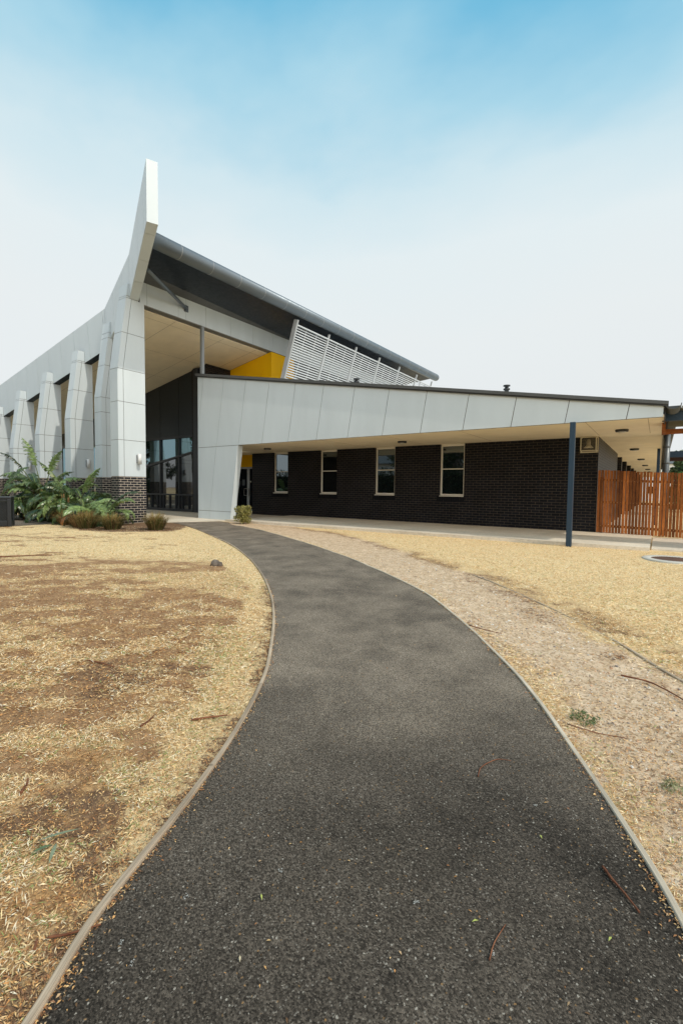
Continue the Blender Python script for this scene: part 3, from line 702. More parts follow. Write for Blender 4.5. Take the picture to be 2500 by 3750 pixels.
# ---------------------------------------------------------------- low wing
wing = thing('side_wing', 'low dark-brick wing with tapering pale fascia, raking end wall and deep veranda', 'building', (-8, 15, 0))
FV = 12.0; FT = lambda u: 3.175-SLOPE*u
FB = 2.91
def wing_fascia():
    mb = MB(); e = .014
    jt = [-15.14+0, -13.93, -12.72, -11.52, -10.3, -9.09, -7.88, -6.66, -5.45, -4.24, -3.02, -1.81, -.60]
    ends = [-15.5]+jt+[0.02]
    lean = .168
    def bot(u): return u-lean*(FT(u)-FB)
    mb.prism([(-15.47, FV+e, FB+e), (0.0, FV+e, FB+e), (0.0, FV+e, FT(0)-.01), (-15.47, FV+e, FT(-15.47)-.01)], (0, .12, 0), 1)
    for i, (a, b) in enumerate(zip(ends, ends[1:])):
        if i == 0:   # sliver panel ends at the vertical wall edge
            q = [(-15.5, FT(-15.5)), (b, FT(b)), (-15.5, FT(b)-(b+15.5)/lean)]
        elif i == 1:
            zc = FT(a)-(a+15.5)/lean; q = [(a, FT(a)), (b, FT(b)), (bot(b), FB), (-15.5, FB), (-15.5, zc)]
        elif i == len(ends)-2: q = [(a, FT(a)), (b, FT(b)), (b, FB), (bot(a), FB)]
        else: q = [(a, FT(a)), (b, FT(b)), (bot(b), FB), (bot(a), FB)]
        panel(mb, [(u, FV+e, z) for u, z in q], (0, -1, 0), .008)
    return mb.build('tapering_fascia', [CLAD, JOINT], wing)
wing_fascia()
# raking foot wall
mb = MB(); e = .014; rk = lambda z: -13.15-(FB-z)*.152; jm = lambda z: -14.39-(FB-z)*.152
mb.prism([(-15.49, FV+e, .05), (rk(.05)-e, FV+e, .05), (rk(FB)-e, FV+e, FB+e), (-15.49, FV+e, FB+e)], (0, .24, 0), 1)
for z0, z1 in ((.03, .36), (.36, FB)):
    panel(mb, [(-15.5, FV+e, z0), (jm(z0), FV+e, z0), (jm(z1), FV+e, z1), (-15.5, FV+e, z1)], (0, -1, 0), .008)
    panel(mb, [(jm(z0), FV+e, z0), (rk(z0), FV+e, z0), (rk(z1), FV+e, z1), (jm(z1), FV+e, z1)], (0, -1, 0), .008)
panel(mb, [(rk(.03)-e, FV, .03), (rk(.03)-e, FV+.26, .03), (rk(FB)-e, FV+.26, FB), (rk(FB)-e, FV, FB)], (1, 0, -.15), .002)
panel(mb, [(-15.49, FV, .03), (-15.49, FV, 5.7), (-15.49, FV+.26, 5.7), (-15.49, FV+.26, .03)], (-1, 0, 0), .002)
mb.build('raking_end_wall', [CLAD, JOINT], wing)
# roof
mb = MB(); mb.prism([(.10, 11.93, FT(.1)+.005), (-15.55, 11.93, FT(-15.55)+.005), (-15.55, 40, FT(-15.55)+.005), (.10, 40, FT(.1)+.005)], (0, 0, .015))
mb.prism([(.10, 11.92, FT(.1)+.0), (-15.56, 11.92, FT(-15.56)+.0), (-15.56, 11.92, FT(-15.56)+.10), (.10, 11.92, FT(.1)+.075)], (0, .06, 0), 1)
mb.box(-15.56, .10, 11.915, 11.92, 3.0, 3.0001) if False else None
mb.build('wing_roof', [painted('light_zinc_roofing', (.62, .62, .60), .45, .08, streak=False), CAPG], wing)
# small drip edge
mb = MB(); mb.prism([(.10, 11.95, FT(.1)-.035), (-15.56, 11.95, FT(-15.56)-.035), (-15.56, 11.95, FT(-15.56)-.002), (.10, 11.95, FT(.1)-.002)], (0, .03, 0))
mb.build('drip_edge', painted('dark_drip_edge', (.03, .03, .03), .5, .1), wing)
# soffit
mb = MB(); mb.prism([(-15.3, 12.14, 2.935), (.03, 12.14, 2.935), (.03, 60, 2.935), (-3.2, 60, 2.935), (-3.2, 16.8, 2.935), (-15.3, 16.8, 2.935)], (0, 0, .05))
mb.box(-18.4, -15.3, 14.7, 16.8, 2.935, 2.98)
sof = mb.build('veranda_soffit', CREAM, wing)
mb = MB()
JS = painted('soffit_joint_stain', (.36, .26, .15), .7, .2)
for u in (-14.2, -11.8, -9.4, -7.0, -4.6, -1.49, -.26):
    mb = MB(); mb.box(u-.005, u+.005, 12.2, 15.3, 2.9325, 2.9345); mb.build('joint', JS, sof)
mb = MB(); mb.box(.03, .055, 12.14, 60, 2.90, 3.10); mb.build('side_trim', painted('dark_trim', (.05, .05, .05), .5, .1), wing)
# brick walls with window openings
WV = 15.55; wins = [(-14.66, -13.78), (-11.95, -11.07), (-9.22, -8.34), (-6.51, -5.61)]; SZ = 1.10
mb = MB(); us = [-16.05]+[x for w in wins for x in w]+[-1.52]; HZ = 2.934
for i, (a, b) in enumerate(zip(us, us[1:])):
    if i % 2 == 0: mb.box(a, b, WV, WV+.23, .0, HZ)
    else: mb.box(a, b, WV, WV+.23, .0, SZ-.001)
mb.box(-16.05, -15.82, WV+.23, 16.4, 0, HZ); mb.box(-1.75, -1.52, WV+.23, 23.0, 0, HZ)
mb.build('brick_wall', BRK2, wing)
for a, b in wins:
    m = MB()
    n = int((b-a+.2)/.08)
    zq = SZ-.075
    for k in range(n):
        x = a-.1+k*.0855
        if x+.078 < b+.1:
            m.box(x, x+.078, WV-.004, WV+.0, zq-.16, zq+.07)
    m.build('soldier_course', painted('charcoal_brick_plain', (.008, .0085, .011), .6, .25, .1), wing)
    fy0, fy1 = WV+.085, WV+.145
    m = MB()
    m.box(a, a+.055, fy0, fy1, SZ, HZ); m.box(b-.055, b, fy0, fy1, SZ, HZ); m.box(a+.055, b-.055, fy0, fy1, HZ-.075, HZ); m.box(a+.055, b-.055, fy0, fy1, SZ, SZ+.055)
    m.box(a+.055, b-.055, fy0+.012, fy1-.005, 2.035, 2.065)
    fw = m.build('window', WFRAME, wing)
    s = MB(); s.prism([(a-.0, WV-.02, SZ-.035), (a, fy0, SZ-.01), (a, fy0, SZ+.0), (a, WV-.02, SZ-.012)], (b-a, 0, 0)); s.build('sill', WFRAME, fw)
    g = MB(); g.box(a+.05, b-.05, fy0+.03, fy0+.04, SZ+.05, HZ-.07); g.build('pane', GLW, fw)
# entrance doors under a yellow panel
DV = 16.4
mb = MB(); 
for a, b in ((-18.2, -17.31), (-17.31, -16.4), (-16.4, -15.85)): panel(mb, [(a, DV+.02, 2.38), (b, DV+.02, 2.38), (b, DV+.02, 2.93), (a, DV+.02, 2.93)], (0, -1, 0), .004)
mb.box(-18.2, -15.8, DV+.03, DV+.1, 2.36, 2.94, 0); mb.build('door_head_panel', [YEL, JOINT], wing)
for a, b, hs in ((-18.12, -17.2, 1), (-17.2, -16.28, 0)):
    m = MB(); y0, y1 = DV, DV+.045; z0, z1 = .10, 2.36
    m.box(a+.004, a+.085, y0, y1, z0, z1); m.box(b-.085, b-.004, y0, y1, z0, z1); m.box(a+.085, b-.085, y0, y1, z1-.10, z1); m.box(a+.085, b-.085, y0, y1, z0, z0+.11)
    d = m.build('door', ALU, wing)
    g = MB(); g.box(a+.08, b-.08, y0+.018, y0+.026, z0+.1, z1-.09); g.build('pane', GLD, d)
    h = MB(); x = b-.045 if hs else a+.045; x2 = x-.22 if hs else x+.22
    if hs:
        h.tube([(x, y0, 1.26), (x, y0-.06, 1.26), (x-.16, y0-.07, 1.26), (x-.185, y0-.07, 1.23), (x-.185, y0-.07, .93), (x-.16, y0-.07, .90), (x, y0-.06, .90), (x, y0, .90)], .013, 10)
    else:
        h.box(a+.012, a+.075, y0-.012, y0, .90, 1.27); h.tube([(a+.045, y0, 1.1), (a+.045, y0-.05, 1.1)], .014, 8)
    h.build('handle', STEEL, d)
    if hs:
        q = MB(); q.box(-18.02, -17.84, y0-.004, y0-.001, 2.27, 2.345); q.build('exit_box', BLACKP, d)
        q = MB(); q.box(-17.98, -17.80, y0+.012, y0+.017, 1.35, 1.66); q.box(-17.66, -17.46, y0+.012, y0+.017, 1.42, 1.72); q.build('notice', painted('faded_notice', (.10, .11, .12), .6, .1), d)
    else:
        q = MB(); q.box(a+.10, a+.20, y0+.010, y0+.016, 1.58, 1.65); q.build('notice', painted('paper_notice', (.6, .6, .55), .6, .1), d)
# roof flues
for (u, v, zt, rr_) in ((-3.82, 14.0, 4.43, .09), (-9.13, 14.0, 5.30, .10), (-10.7, 14.0, 5.43, .09)):
    m = MB(); zb = FT(u)+.02
    m.lathe([(rr_*.7, zb), (rr_*.7, zt-.16), (rr_*1.05, zt-.15), (rr_*1.05, zt-.11), (rr_*.6, zt-.10), (rr_*.6, zt-.05), (rr_*1.1, zt-.045), (rr_*1.1, zt-.01), (0, zt)], (u, v, 0), 16)
    m.build('roof_flue', BLACKP, wing)
# side return beyond the corner: recessed glazing and dark piers along the corridor
mb = MB(); mb.box(-2.5, -2.3, 23, 60, 0, .9); mb.box(-2.5, -2.3, 23, 60, 2.75, HZ)
for v in (25.2, 29, 33.5, 37.5, 41.5, 46, 51): mb.box(-2.5, -1.50, v, v+.55, 0, HZ)
mb.box(-2.5, -1.5, 59.8, 60, 0, HZ); mb.box(-2.5, -1.75, 22.95, 23.0, 0, HZ)
mb.build('corridor_pier', BRK2, wing)
m = MB(); m.box(-2.42, -2.40, 23, 60, .9, 2.75); g_ = m.build('corridor_window', GLW, wing)
m = MB()
for k in range(30): m.box(-2.40, -2.34, 23.02+1.15*k, 23.08+1.15*k, .9, 2.75)
m.box(-2.40, -2.35, 23, 60, 1.75, 1.82); m.build('frame', WFRAME, g_)
# veranda posts
def post(u, v, z0, z1, w=.10):
    m = MB(); m.box(u-w/2, u+w/2, v-w/2, v+w/2, z0, z1); m.build('veranda_post', BLUE, wing, bevel=.006)
post(-1.70, 11.84, -.02, 2.905, .115)
for v in (20.9, 28.5, 36): post(-.06, v, .05, 2.935, .10)
# half-round gutter and downpipe
gt = MB(); n = 14; v0, v1 = 11.94, 44; cx, cz, r1, r2 = .185, 3.165, .135, .127
arc = [(math.pi+math.pi*k/n) for k in range(n+1)]
for a, b in zip(arc, arc[1:]):
    P = lambda r, t, v: (cx+r*math.cos(t), v, cz+r*.78*math.sin(t)+.06*(1 if False else 0))
    gt.face([P(r1, a, v0), P(r1, b, v0), P(r1, b, v1), P(r1, a, v1)], sm=True); gt.face([P(r2, a, v1), P(r2, b, v1), P(r2, b, v0), P(r2, a, v0)], sm=True)
    gt.face([P(r2, a, v0), P(r2, b, v0), P(r1, b, v0), P(r1, a, v0)])
gt.face([P(r2, t, v0+.28) for t in arc]); gt.face([P(r2, t, v0+.28) for t in arc][::-1])
gt.box(cx+r2, cx+r1+.006, v0, v1, cz-.002, cz+.012)
gut = gt.build('gutter', CAPG, wing)
m = MB(); m.tube([(.135, 16.3, 3.08), (.135, 16.3, .03)], .085, 20); 
for z in (2.15, 2.62, 1.3): m.lathe([(.085, z-.03), (.091, z-.025), (.091, z+.025), (.085, z+.03)], (.135, 16.3, 0), 20)
m.build('downpipe', GALV, wing)

# ---------------------------------------------------------------- lamps and fittings
def bulkhead(u, v, label, z=2.935, s=1.0):
    t = thing('ceiling_light', label, 'ceiling light', (u, v, z), 0, 'round bulkhead lights under the veranda')
    m = MB(); m.lathe([(0.001, z), (.15*s, z), (.155*s, z-.012), (.15*s, z-.055), (.118*s, z-.066), (.112*s, z-.055)], (u, v, 0), 28); m.build('rim', BLACKP, t)
    m = MB(); m.lathe([(.113*s, z-.056), (.10*s, z-.072), (.06*s, z-.088), (0.001, z-.094)], (u, v, 0), 28); m.build('diffuser', OPAL, t)
bulkhead(-13.3, 13.75, 'round black-rimmed light in the soffit nearest the entrance doors')
bulkhead(-7.21, 13.93, 'round black-rimmed light in the soffit between the third and fourth windows')
lab = ['round black-rimmed light in the soffit just right of the steel post, largest in view',
       'second round light along the side walkway soffit, past the brick corner', 'third round light along the side walkway soffit',
       'fourth round light along the side walkway soffit', 'fifth round light along the side walkway soffit, small and far', 'farthest round light of the side walkway row, just above the fence']
for (v, l) in zip((14.1, 20.5, 26.9, 33.1, 39.0, 44.0), lab): bulkhead(-.86+.006*(v-14), v, l)
def wall_lamp(uf, v, z, label):
    t = thing('wall_lamp', label, 'wall lamp', (uf, v, z), 0, 'cylindrical wall lamps on the pillars')
    m = MB(); m.tube([(uf+.13, v, z-.185), (uf+.13, v, z+.185)], .066, 24); m.build('cylinder_shade', painted('lamp_white', (.68, .68, .66), .35, .05), t)
    m = MB(); m.box(uf, uf+.03, v-.05, v+.05, z-.15, z+.15); m.box(uf+.03, uf+.08, v-.02, v+.02, z-.03, z+.03); m.build('bracket', painted('lamp_bracket', (.25, .25, .25), .4, .1), t)
wall_lamp(-15.34, 9.27, 2.28, 'white cylinder lamp on the pale corner pillar nearest the entrance')
wall_lamp(-20.5, 10.03, 2.28, 'white cylinder lamp on the third pillar, half hidden by banana leaves')
wall_lamp(-23.45, 10.03, 2.28, 'white cylinder lamp on the fourth pillar above the leaves')
wall_lamp(-26.4, 10.03, 2.28, 'white cylinder lamp on the fifth pillar behind the tall banana plant')
# caged horn speaker
sp = thing('caged_loudspeaker', 'beige horn loudspeaker in a wire cage high on the dark brick wall', 'loudspeaker', (-1.76, 15.55, 2.74))
m = MB(); a, b, y0, z0, z1 = -1.985, -1.555, 15.33, 2.50, 2.925; w = .028
for (x0, x1, q0, q1) in ((a, a+w, z0, z1), (b-w, b, z0, z1), (a+w, b-w, z0, z0+w), (a+w, b-w, z1-w, z1)): m.box(x0, x1, y0, y0+w, q0, q1)
for x in (a, b-w): 
    for z in (z0, z1-w): m.box(x, x+w, y0+w, 15.55, z, z+w)
m.box(a-.02, b+.02, 15.535, 15.549, z0-.04, z0-.0); m.box(b, b+.03, 15.535, 15.549, z0-.04, z1)
m.build('cage_frame', HORN, sp)
m = MB()
for k in range(1, 12): x = a+w+(b-a-2*w)*k/12; m.box(x-.003, x+.003, y0+.01, y0+.016, z0+w, z1-w)
for k in range(1, 12): z = z0+w+(z1-z0-2*w)*k/12; m.box(a+w, b-w, y0+.017, y0+.022, z-.003, z+.003)
m.build('wire_mesh', painted('cage_wire', (.16, .14, .10), .5, .1), sp)
m = MB(); hc = (-1.775, 15.43, 2.60)
m.lathe([(.125, -.005), (.128, .01), (.11, .025), (.075, .06), (.058, .10), (.055, .17), (.062, .175), (.062, .19), (.045, .195), (.042, .25), (.0, .26)], hc, 26)
m.lathe([(.122, 0), (.09, .02), (.045, .03), (0, .028)], hc, 26); m.build('horn', HORN, sp)

# ---------------------------------------------------------------- timber fence
fence = thing('timber_fence', 'oiled red-brown timber fence of narrow upright slats beside the brick corner', 'fence', (-1.5, 15.45, 0))
m = MB(); rr = random.Random(3); x = -1.495; k = 0
while x < 6.5 and k < 101:
    w = .066+rr.uniform(-.003, .003); zt = 1.93-.053*(x+1.5)+rr.uniform(-.012, .012); zb = .10-.02*(x+1.5)+rr.uniform(-.008, .008); m.cur = rr.randint(1, 99999)
    dy = rr.uniform(-.003, .003); m.box(x, x+w, 15.44+dy, 15.458+dy, zb, zt); x += w+rr.uniform(.010, .017); k += 1
slats = m
for z in (1.62, .96, .26):
    m = MB(); m.cur = 5; m.prism([(-1.5, 15.459+.002, z), (6.4, 15.461, z-.35 if z > 1 else z-.2), (6.4, 15.461, z+.07-(.35 if z > 1 else .2)), (-1.5, 15.461, z+.07)], (0, .04, 0)); m.build('rail', painted('dark_rail', (.10, .035, .012), .7, .2), fence)
for u in (-1.44, .75, 3.0, 5.2): 
    m = MB(); m.cur = 9; m.box(u, u+.09, 15.502, 15.60, 0, 1.74-.053*(u+1.5)); m.build('post', painted('fence_post', (.09, .04, .02), .7, .2), fence)
x = -1.495
for k in range(60):
    for z in (1.655, .995, .295):
        slats.lathe([(.006, -.004), (.0, -.006)], (x+.033, 15.437, z-.053*(x+1.5)*(z > 1)-.02*(x+1.5)), 6, 1, 'y')
    x += .0797
slats.build('slat_panel', [FENCE, painted('brass_screw', (.6, .38, .12), .35, .1)], fence)

# ---------------------------------------------------------------- covered walkway on the right
wk = thing('covered_walkway', 'blue-grey steel walkway roof with orange timber joists beyond the gutter', 'walkway canopy', (.3, 13, 0))
m = MB(); m.prism([(.0, 12.8, 2.92), (6, 12.8, 2.90), (6, 12.8, 3.13), (.0, 12.8, 3.14)], (0, .10, 0)); m.build('steel_beam', BLUE, wk)
m = MB(); m.prism([(.24, 18.0, 2.42), (6, 18, 2.40), (6, 18, 2.60), (.24, 18, 2.61)], (0, .10, 0)); m.build('steel_beam', BLUE, wk)
m = MB(); m.cur = 4; m.prism([(.22, 18.25, 2.31), (6, 18.25, 2.29), (6, 18.25, 2.42), (.22, 18.25, 2.43)], (0, .05, 0)); m.build('joist', painted('dark_joist', (.06, .025, .012), .7, .2), wk)
m = MB(); m.cur = 7; m.box(.06, 6, 13.75, 13.80, 2.72, 2.84); m.build('joist', ORNG, wk)
m = MB(); m.cur = 8; m.box(-.0, .075, 13.2, 13.72, 2.70, 3.0); m.build('joist', ORNG, wk)
m = MB()
for k in range(48):
    x = .1+k*.12
    m.prism([(x, 12.6, 3.165), (x+.04, 12.6, 3.165), (x+.055, 12.6, 3.19), (x+.105, 12.6, 3.19), (x+.12, 12.6, 3.165), (x+.12, 12.6, 3.17), (x+.10, 12.6, 3.196), (x+.055, 12.6, 3.196), (x+.035, 12.6, 3.171), (x, 12.6, 3.171)], (0, 1.35, 0))
m.prism([(.34, 12.55, 3.15), (6, 12.55, 3.14), (6, 12.55, 3.20), (.34, 12.55, 3.205)], (0, .05, 0))
m.build('roof_sheet', painted('zinc_sheet', (.22, .21, .18), .4, .1), wk)
m = MB(); m.box(.12, 6, 13.5, 13.53, 2.86, 3.14); m.build('gutter_board', painted('grey_board', (.20, .19, .15), .5, .1), wk)
for u in (5.2,): 
    for v in (12.85, 18.05): m = MB(); m.box(u, u+.1, v-.05, v+.05, 0, 2.9 if v < 15 else 2.4); m.build('post', BLUE, wk)

# ---------------------------------------------------------------- round drain cover
dr = thing('drain_cover', 'round rusty slotted drain grate set in a pale concrete ring in the dry lawn', 'drain cover', (.28, 10.75, 0))
m = MB(); m.lathe([(.36, .018), (.37, .030), (.50, .028), (.515, .018), (.515, -.03)], (.28, 10.75, 0), 48); m.build('concrete_ring', painted('pale_concrete', (.52, .49, .42), .8, .15, streak=False), dr)
m = MB(); 
for k in range(17):
    y = -.34+k*.0425; hw = math.sqrt(max(.357**2-y*y, 0)); ca, sa = math.cos(.55), math.sin(.55)
    P = [(-hw, y-.013), (hw, y-.013), (hw, y+.013), (-hw, y+.013)]; m.prism([(.28+px*sa+py*ca, 10.75-px*ca+py*sa, .008) for px, py in P], (0, 0, .016))
m.build('grate', painted('rusty_iron', (.17, .09, .06), .8, .35, streak=False), dr)
m = MB(); m.lathe([(.0, .001), (.36, .001), (.36, .018)], (.28, 10.75, 0), 40); m.build('pit', BLACKP, dr)

# ---------------------------------------------------------------- mesh bin at the left
bx = thing('mesh_litter_bin', 'black perforated-metal bin enclosure with pale sign plate at the edge of the lawn', 'bin', (-16.72, 5.56, 0), math.radians(62.8))
ORG[bx.name] = Vector((0, 0, 0))
m = MB(); X0, X1, Y0, Y1, Zt = -.62, .26, .0, .62, .93
for (x, y) in ((X0, Y0), (X1-.11, Y0), (X0, Y1-.11), (X1-.11, Y1-.11)): m.box(x, x+.11, y, y+.11, 0, Zt-.06)
m.box(X0+.11, X1-.11, Y0+.01, Y0+.10, .02, .19); m.box(X0+.11, X1-.11, Y0+.01, Y0+.10, Zt-.14, Zt-.06)
m.box(X1-.10, X1-.01, Y0+.11, Y1-.11, .02, .19); m.box(X1-.10, X1-.01, Y0+.11, Y1-.11, Zt-.14, Zt-.06)
m.build('frame', BINM, bx, bevel=.012)
m = MB(); m.box(X0-.01, X1+.01, Y0-.01, Y1+.01, Zt-.06, Zt+.01); m.build('lid', BINM, bx, bevel=.02)
m = MB(); hx = .021
for k in range(int((X1-X0-.22)/hx)+1): m.box(X0+.11+k*hx-.003, X0+.11+k*hx+.004, Y0+.035, Y0+.04, .19, Zt-.14)
for k in range(int((Zt-.33)/hx)+1): m.box(X0+.11, X1-.11, Y0+.03, Y0+.0345, .19+k*hx-.003, .19+k*hx+.004)
for k in range(int((Y1-Y0-.22)/hx)+1): m.box(X1-.04, X1-.035, Y0+.11+k*hx-.003, Y0+.11+k*hx+.004, .19, Zt-.14)
for k in range(int((Zt-.33)/hx)+1): m.box(X1-.0345, X1-.03, Y0+.11, Y1-.11, .19+k*hx-.003, .19+k*hx+.004)
m.build('perforated_sheet', BINM, bx)
m = MB(); m.box(X0+.13, X1-.13, Y0+.12, Y1-.12, .03, Zt-.16); m.build('inner_bin', painted('inner_bin_grey', (.03, .035, .036), .5, .2), bx)
m = MB(); m.box(-.52, -.085, Y0+.018, Y0+.027, .45, .70)
for i in range(3):
    for x in np.arange(-.46, -.12, .026):
        if random.random() < .8: m.box(x, x+.018, Y0+.015, Y0+.0175, .52+i*.045, .53+i*.045, 1)
m.build('sign_plate', [SIGN, BLACKP], bx)

# ---------------------------------------------------------------- foliage helpers (numpy quads with a tint per face)
def quads_obj(name, V, C, mat, parent=None, smooth=False, **k):
    V = np.asarray(V, np.float32); n = len(V); off = ORG.get(parent.name, Vector((0, 0, 0))) if parent else Vector((0, 0, 0))
    v = V.reshape(-1, 3)-np.array(off, np.float32)
    me = bpy.data.meshes.new(name); me.vertices.add(n*4); me.vertices.foreach_set('co', v.ravel()); me.loops.add(n*4)
    me.loops.foreach_set('vertex_index', np.arange(n*4)); me.polygons.add(n); me.polygons.foreach_set('loop_start', np.arange(0, n*4, 4)); me.polygons.foreach_set('loop_total', np.full(n, 4)); me.update()
    at = me.attributes.new('tint', 'FLOAT_COLOR', 'FACE'); c = np.ones((n, 4), np.float32); c[:, :3] = np.asarray(C); at.data.foreach_set('color', c.ravel())
    me.materials.append(mat); o = bpy.data.objects.new(name, me); COL.objects.link(o)
    if parent: o.parent = parent; ORG[o.name] = off
    return tag(o, **k)
def unit(a): return a/np.maximum(np.linalg.norm(a, axis=-1, keepdims=True), 1e-9)

# broad torn leaves of the banana-like plants
def banana(name, label, u, v, leaves, seed, stem_h=.5, dead=0, extra=20, es=1.15):
    R = random.Random(seed)
    leaves = list(leaves)+[(R.uniform(0, 360), R.uniform(5, 75), R.uniform(.6, 1.0)*es, R.uniform(.2, .6)*es, R.uniform(70, 165)) for _ in range(extra)]
    t = thing(name, label, 'plant', (u, v, 0), 0, 'broad-leaved banana-like plants in the bed by the pillars')
    V = []; C = []; st = MB(); base_ = Vector((u, v, 0))
    for li, (az, el, ln, pet, droop) in enumerate(leaves):
        az = math.radians(az); dirh = Vector((math.cos(az), math.sin(az), 0)); side = Vector((-math.sin(az), math.cos(az), 0))
        p = base_+Vector((R.uniform(-.1, .1), R.uniform(-.1, .1), stem_h*R.uniform(.5, 1))); e_ = math.radians(el); path = [base_+Vector((R.uniform(-.05, .05), R.uniform(-.05, .05), 0)), p]
        for k in range(8):
            p = p+(dirh*math.cos(e_)+Vector((0, 0, math.sin(e_))))*pet/8; e_ -= math.radians(droop*.16)/8*2; path.append(p.copy())
        st.tube(path, [.035]+[.026]+[.022-.0012*k for k in range(8)], 6, cap=False)
        n = 26; mid_ = [p.copy()]; E_ = [e_]
        for k in range(n): 
            e_ -= math.radians(droop)*(k/n*1.6+.2)/n; p = p+(dirh*math.cos(e_)+Vector((0, 0, math.sin(e_))))*ln/n; mid_.append(p.copy()); E_.append(e_)
        deadf = li < dead; g = R.uniform(.8, 1.2); roll = R.uniform(-.55, .55); tear = R.uniform(.45, 1.0)
        cb = Vector((.066, .115, .036))*g*R.uniform(.5, 1.2) if not deadf else Vector((.36, .14, .035))
        if R.random() < .48 and not deadf: cb = Vector((.17, .24, .075))*g
        W = ln*R.uniform(.19, .27)
        for sgn in (-1, 1):
            k = 0
            while k < n:
                seg = 1 if R.random() < tear else R.choice([1, 2, 3]); k1 = min(k+seg, n)
                sa = R.uniform(-.25, .35)*tear; 
                tw = R.uniform(-.35, .35)*tear; sh = R.uniform(.82, 1.08)
                for kk in range(k, k1):
                    t0, t1 = kk/n, (kk+1)/n
                    wf = lambda q: W*(math.sin(math.pi*min(1, .10+q*.90))**.55)*(1 if q < .6 else (1-(q-.6)/.4*.62))
                    nrm0 = dirh*(-math.sin(E_[kk]))+Vector((0, 0, math.cos(E_[kk])))
                    tan = (mid_[kk+1]-mid_[kk]).normalized()
                    up_a = .42+roll*sgn+sa; o0 = (side*sgn*math.cos(up_a)+nrm0*math.sin(up_a)+tan*.30).normalized()
                    up_b = up_a-.85; o1 = (side*sgn*math.cos(up_b)+nrm0*math.sin(up_b)+tan*(.42+tw)).normalized()
                    up_c = up_b-.75; o2 = (side*sgn*math.cos(up_c)+nrm0*math.sin(up_c)+tan*(.5+tw)+Vector((0, 0, -.3))).normalized()
                    a, b = mid_[kk], mid_[kk+1]; w0, w1 = wf(t0)*sh, wf(t1)*sh
                    if kk+1 == k1: gapf = R.uniform(.2, 1.0)
                    else: gapf = 0
                    b2 = b+o0*w1*.38; a2 = a+o0*w0*.38; a3 = a2+o1*w0*.36; b3 = b2+o1*w1*.36-(b2-a2)*gapf*.6; a4 = a3+o2*w0*.3; b4 = b3+o2*w1*.3-(b2-a2)*gapf*.85
                    sh_ = R.uniform(.6, 1.35)
                    c = cb*sh_; tip = cb*.8+Vector((.16, .09, .02))*(.5 if R.random() < .25 else 0)
                    V += [[a, b, b2, a2], [a2, b2, b3, a3], [a3, b3, b4, a4]]; C += [c*1.05, c, tip]
                k = k1
        # pale midrib
        for k in range(n-1):
            w = .012*(1-k/n)+.003; q0, q1 = mid_[k], mid_[k+1]; z = Vector((0, 0, .004)); V.append([q0-side*w+z, q1-side*w+z, q1+side*w+z, q0+side*w+z]); C.append(Vector((.24, .28, .08)) if not deadf else Vector((.4, .2, .07)))
    quads_obj('leaves', [[tuple(q) for q in f] for f in V], [tuple(c) for c in C], LEAF, t)
    st.build('stem', painted('leaf_stalk', (.10, .13, .035), .5, .35), t)
    m = MB(); 
    for k in range(5):
        a = R.uniform(0, 6.28); m.tube([(u+.06*math.cos(a), v+.06*math.sin(a), 0), (u+.08*math.cos(a), v+.08*math.sin(a), stem_h*.7), (u+.12*math.cos(a), v+.12*math.sin(a), stem_h*R.uniform(.9, 1.3))], [.06, .05, .02], 7)
    m.build('trunk', STEMB, t)
    return t
# camera looks towards (-.57, .82); image right is (+.82, +.57)
banana('banana_plant', 'tallest banana-like plant with upright torn leaves against the pillars, left of centre', -19.3, 7.75,
       [(215, 82, 1.2, 1.25, 25), (35, 80, 1.0, 1.0, 30), (205, 58, 1.5, 1.0, 75), (190, 30, 1.3, .8, 90), (240, 72, 1.0, 1.2, 50), (60, 68, 1.1, .8, 80), (20, 50, 1.0, .8, 110), (100, 60, 1.0, .6, 90), (225, 10, 1.2, .7, 95), (320, 40, .9, .5, 110), (170, 65, 1.2, .9, 70)], 3, 1.05, 0)
banana('banana_plant', 'banana-like plant with one upright unfurled leaf in front of the third pillar', -17.1, 8.0,
       [(215, 66, 1.3, .95, 25), (30, 78, 1.15, .75, 35), (20, 35, .95, .5, 110), (210, 30, 1.0, .5, 120), (300, 45, .9, .4, 120), (350, 25, .8, .45, 120), (170, 50, .9, .5, 90), (130, 50, 1.0, .5, 100), (250, 55, .85, .4, 130)], 8, .55)
banana('banana_plant', 'bushy banana-like plant with drooping frayed leaves and one dead orange leaf', -15.95, 7.55,
       [(280, 40, .55, .30, 170), (25, 45, .9, .35, 120), (200, 35, .9, .4, 120), (340, 40, .8, .3, 140), (60, 62, .8, .5, 80), (240, 40, .85, .4, 130), (10, 25, .8, .5, 120), (150, 50, .8, .4, 100), (300, 60, .7, .35, 110), (220, 65, .7, .4, 90)], 12, .35, 1)
banana('banana_plant', 'banana-like plant with long arching leaves at the left edge above the black bin', -20.3, 6.6,
       [(35, 62, 1.4, .8, 85), (50, 78, 1.2, .9, 50), (200, 60, 1.2, .8, 80), (20, 45, 1.2, .5, 100), (75, 55, 1.2, .7, 90), (300, 60, 1.1, .6, 80), (340, 70, 1.0, .9, 60)], 21, .5)
banana('banana_plant', 'low dark-leaved banana-like plant in the shade between two pillars', -17.9, 8.8,
       [(200, 50, 1.0, .5, 90), (20, 60, 1.0, .6, 80), (250, 35, .9, .5, 110), (300, 55, 1.0, .5, 100), (90, 60, .9, .5, 80), (340, 35, .8, .4, 110), (230, 65, 1.0, .7, 60)], 33, .4)
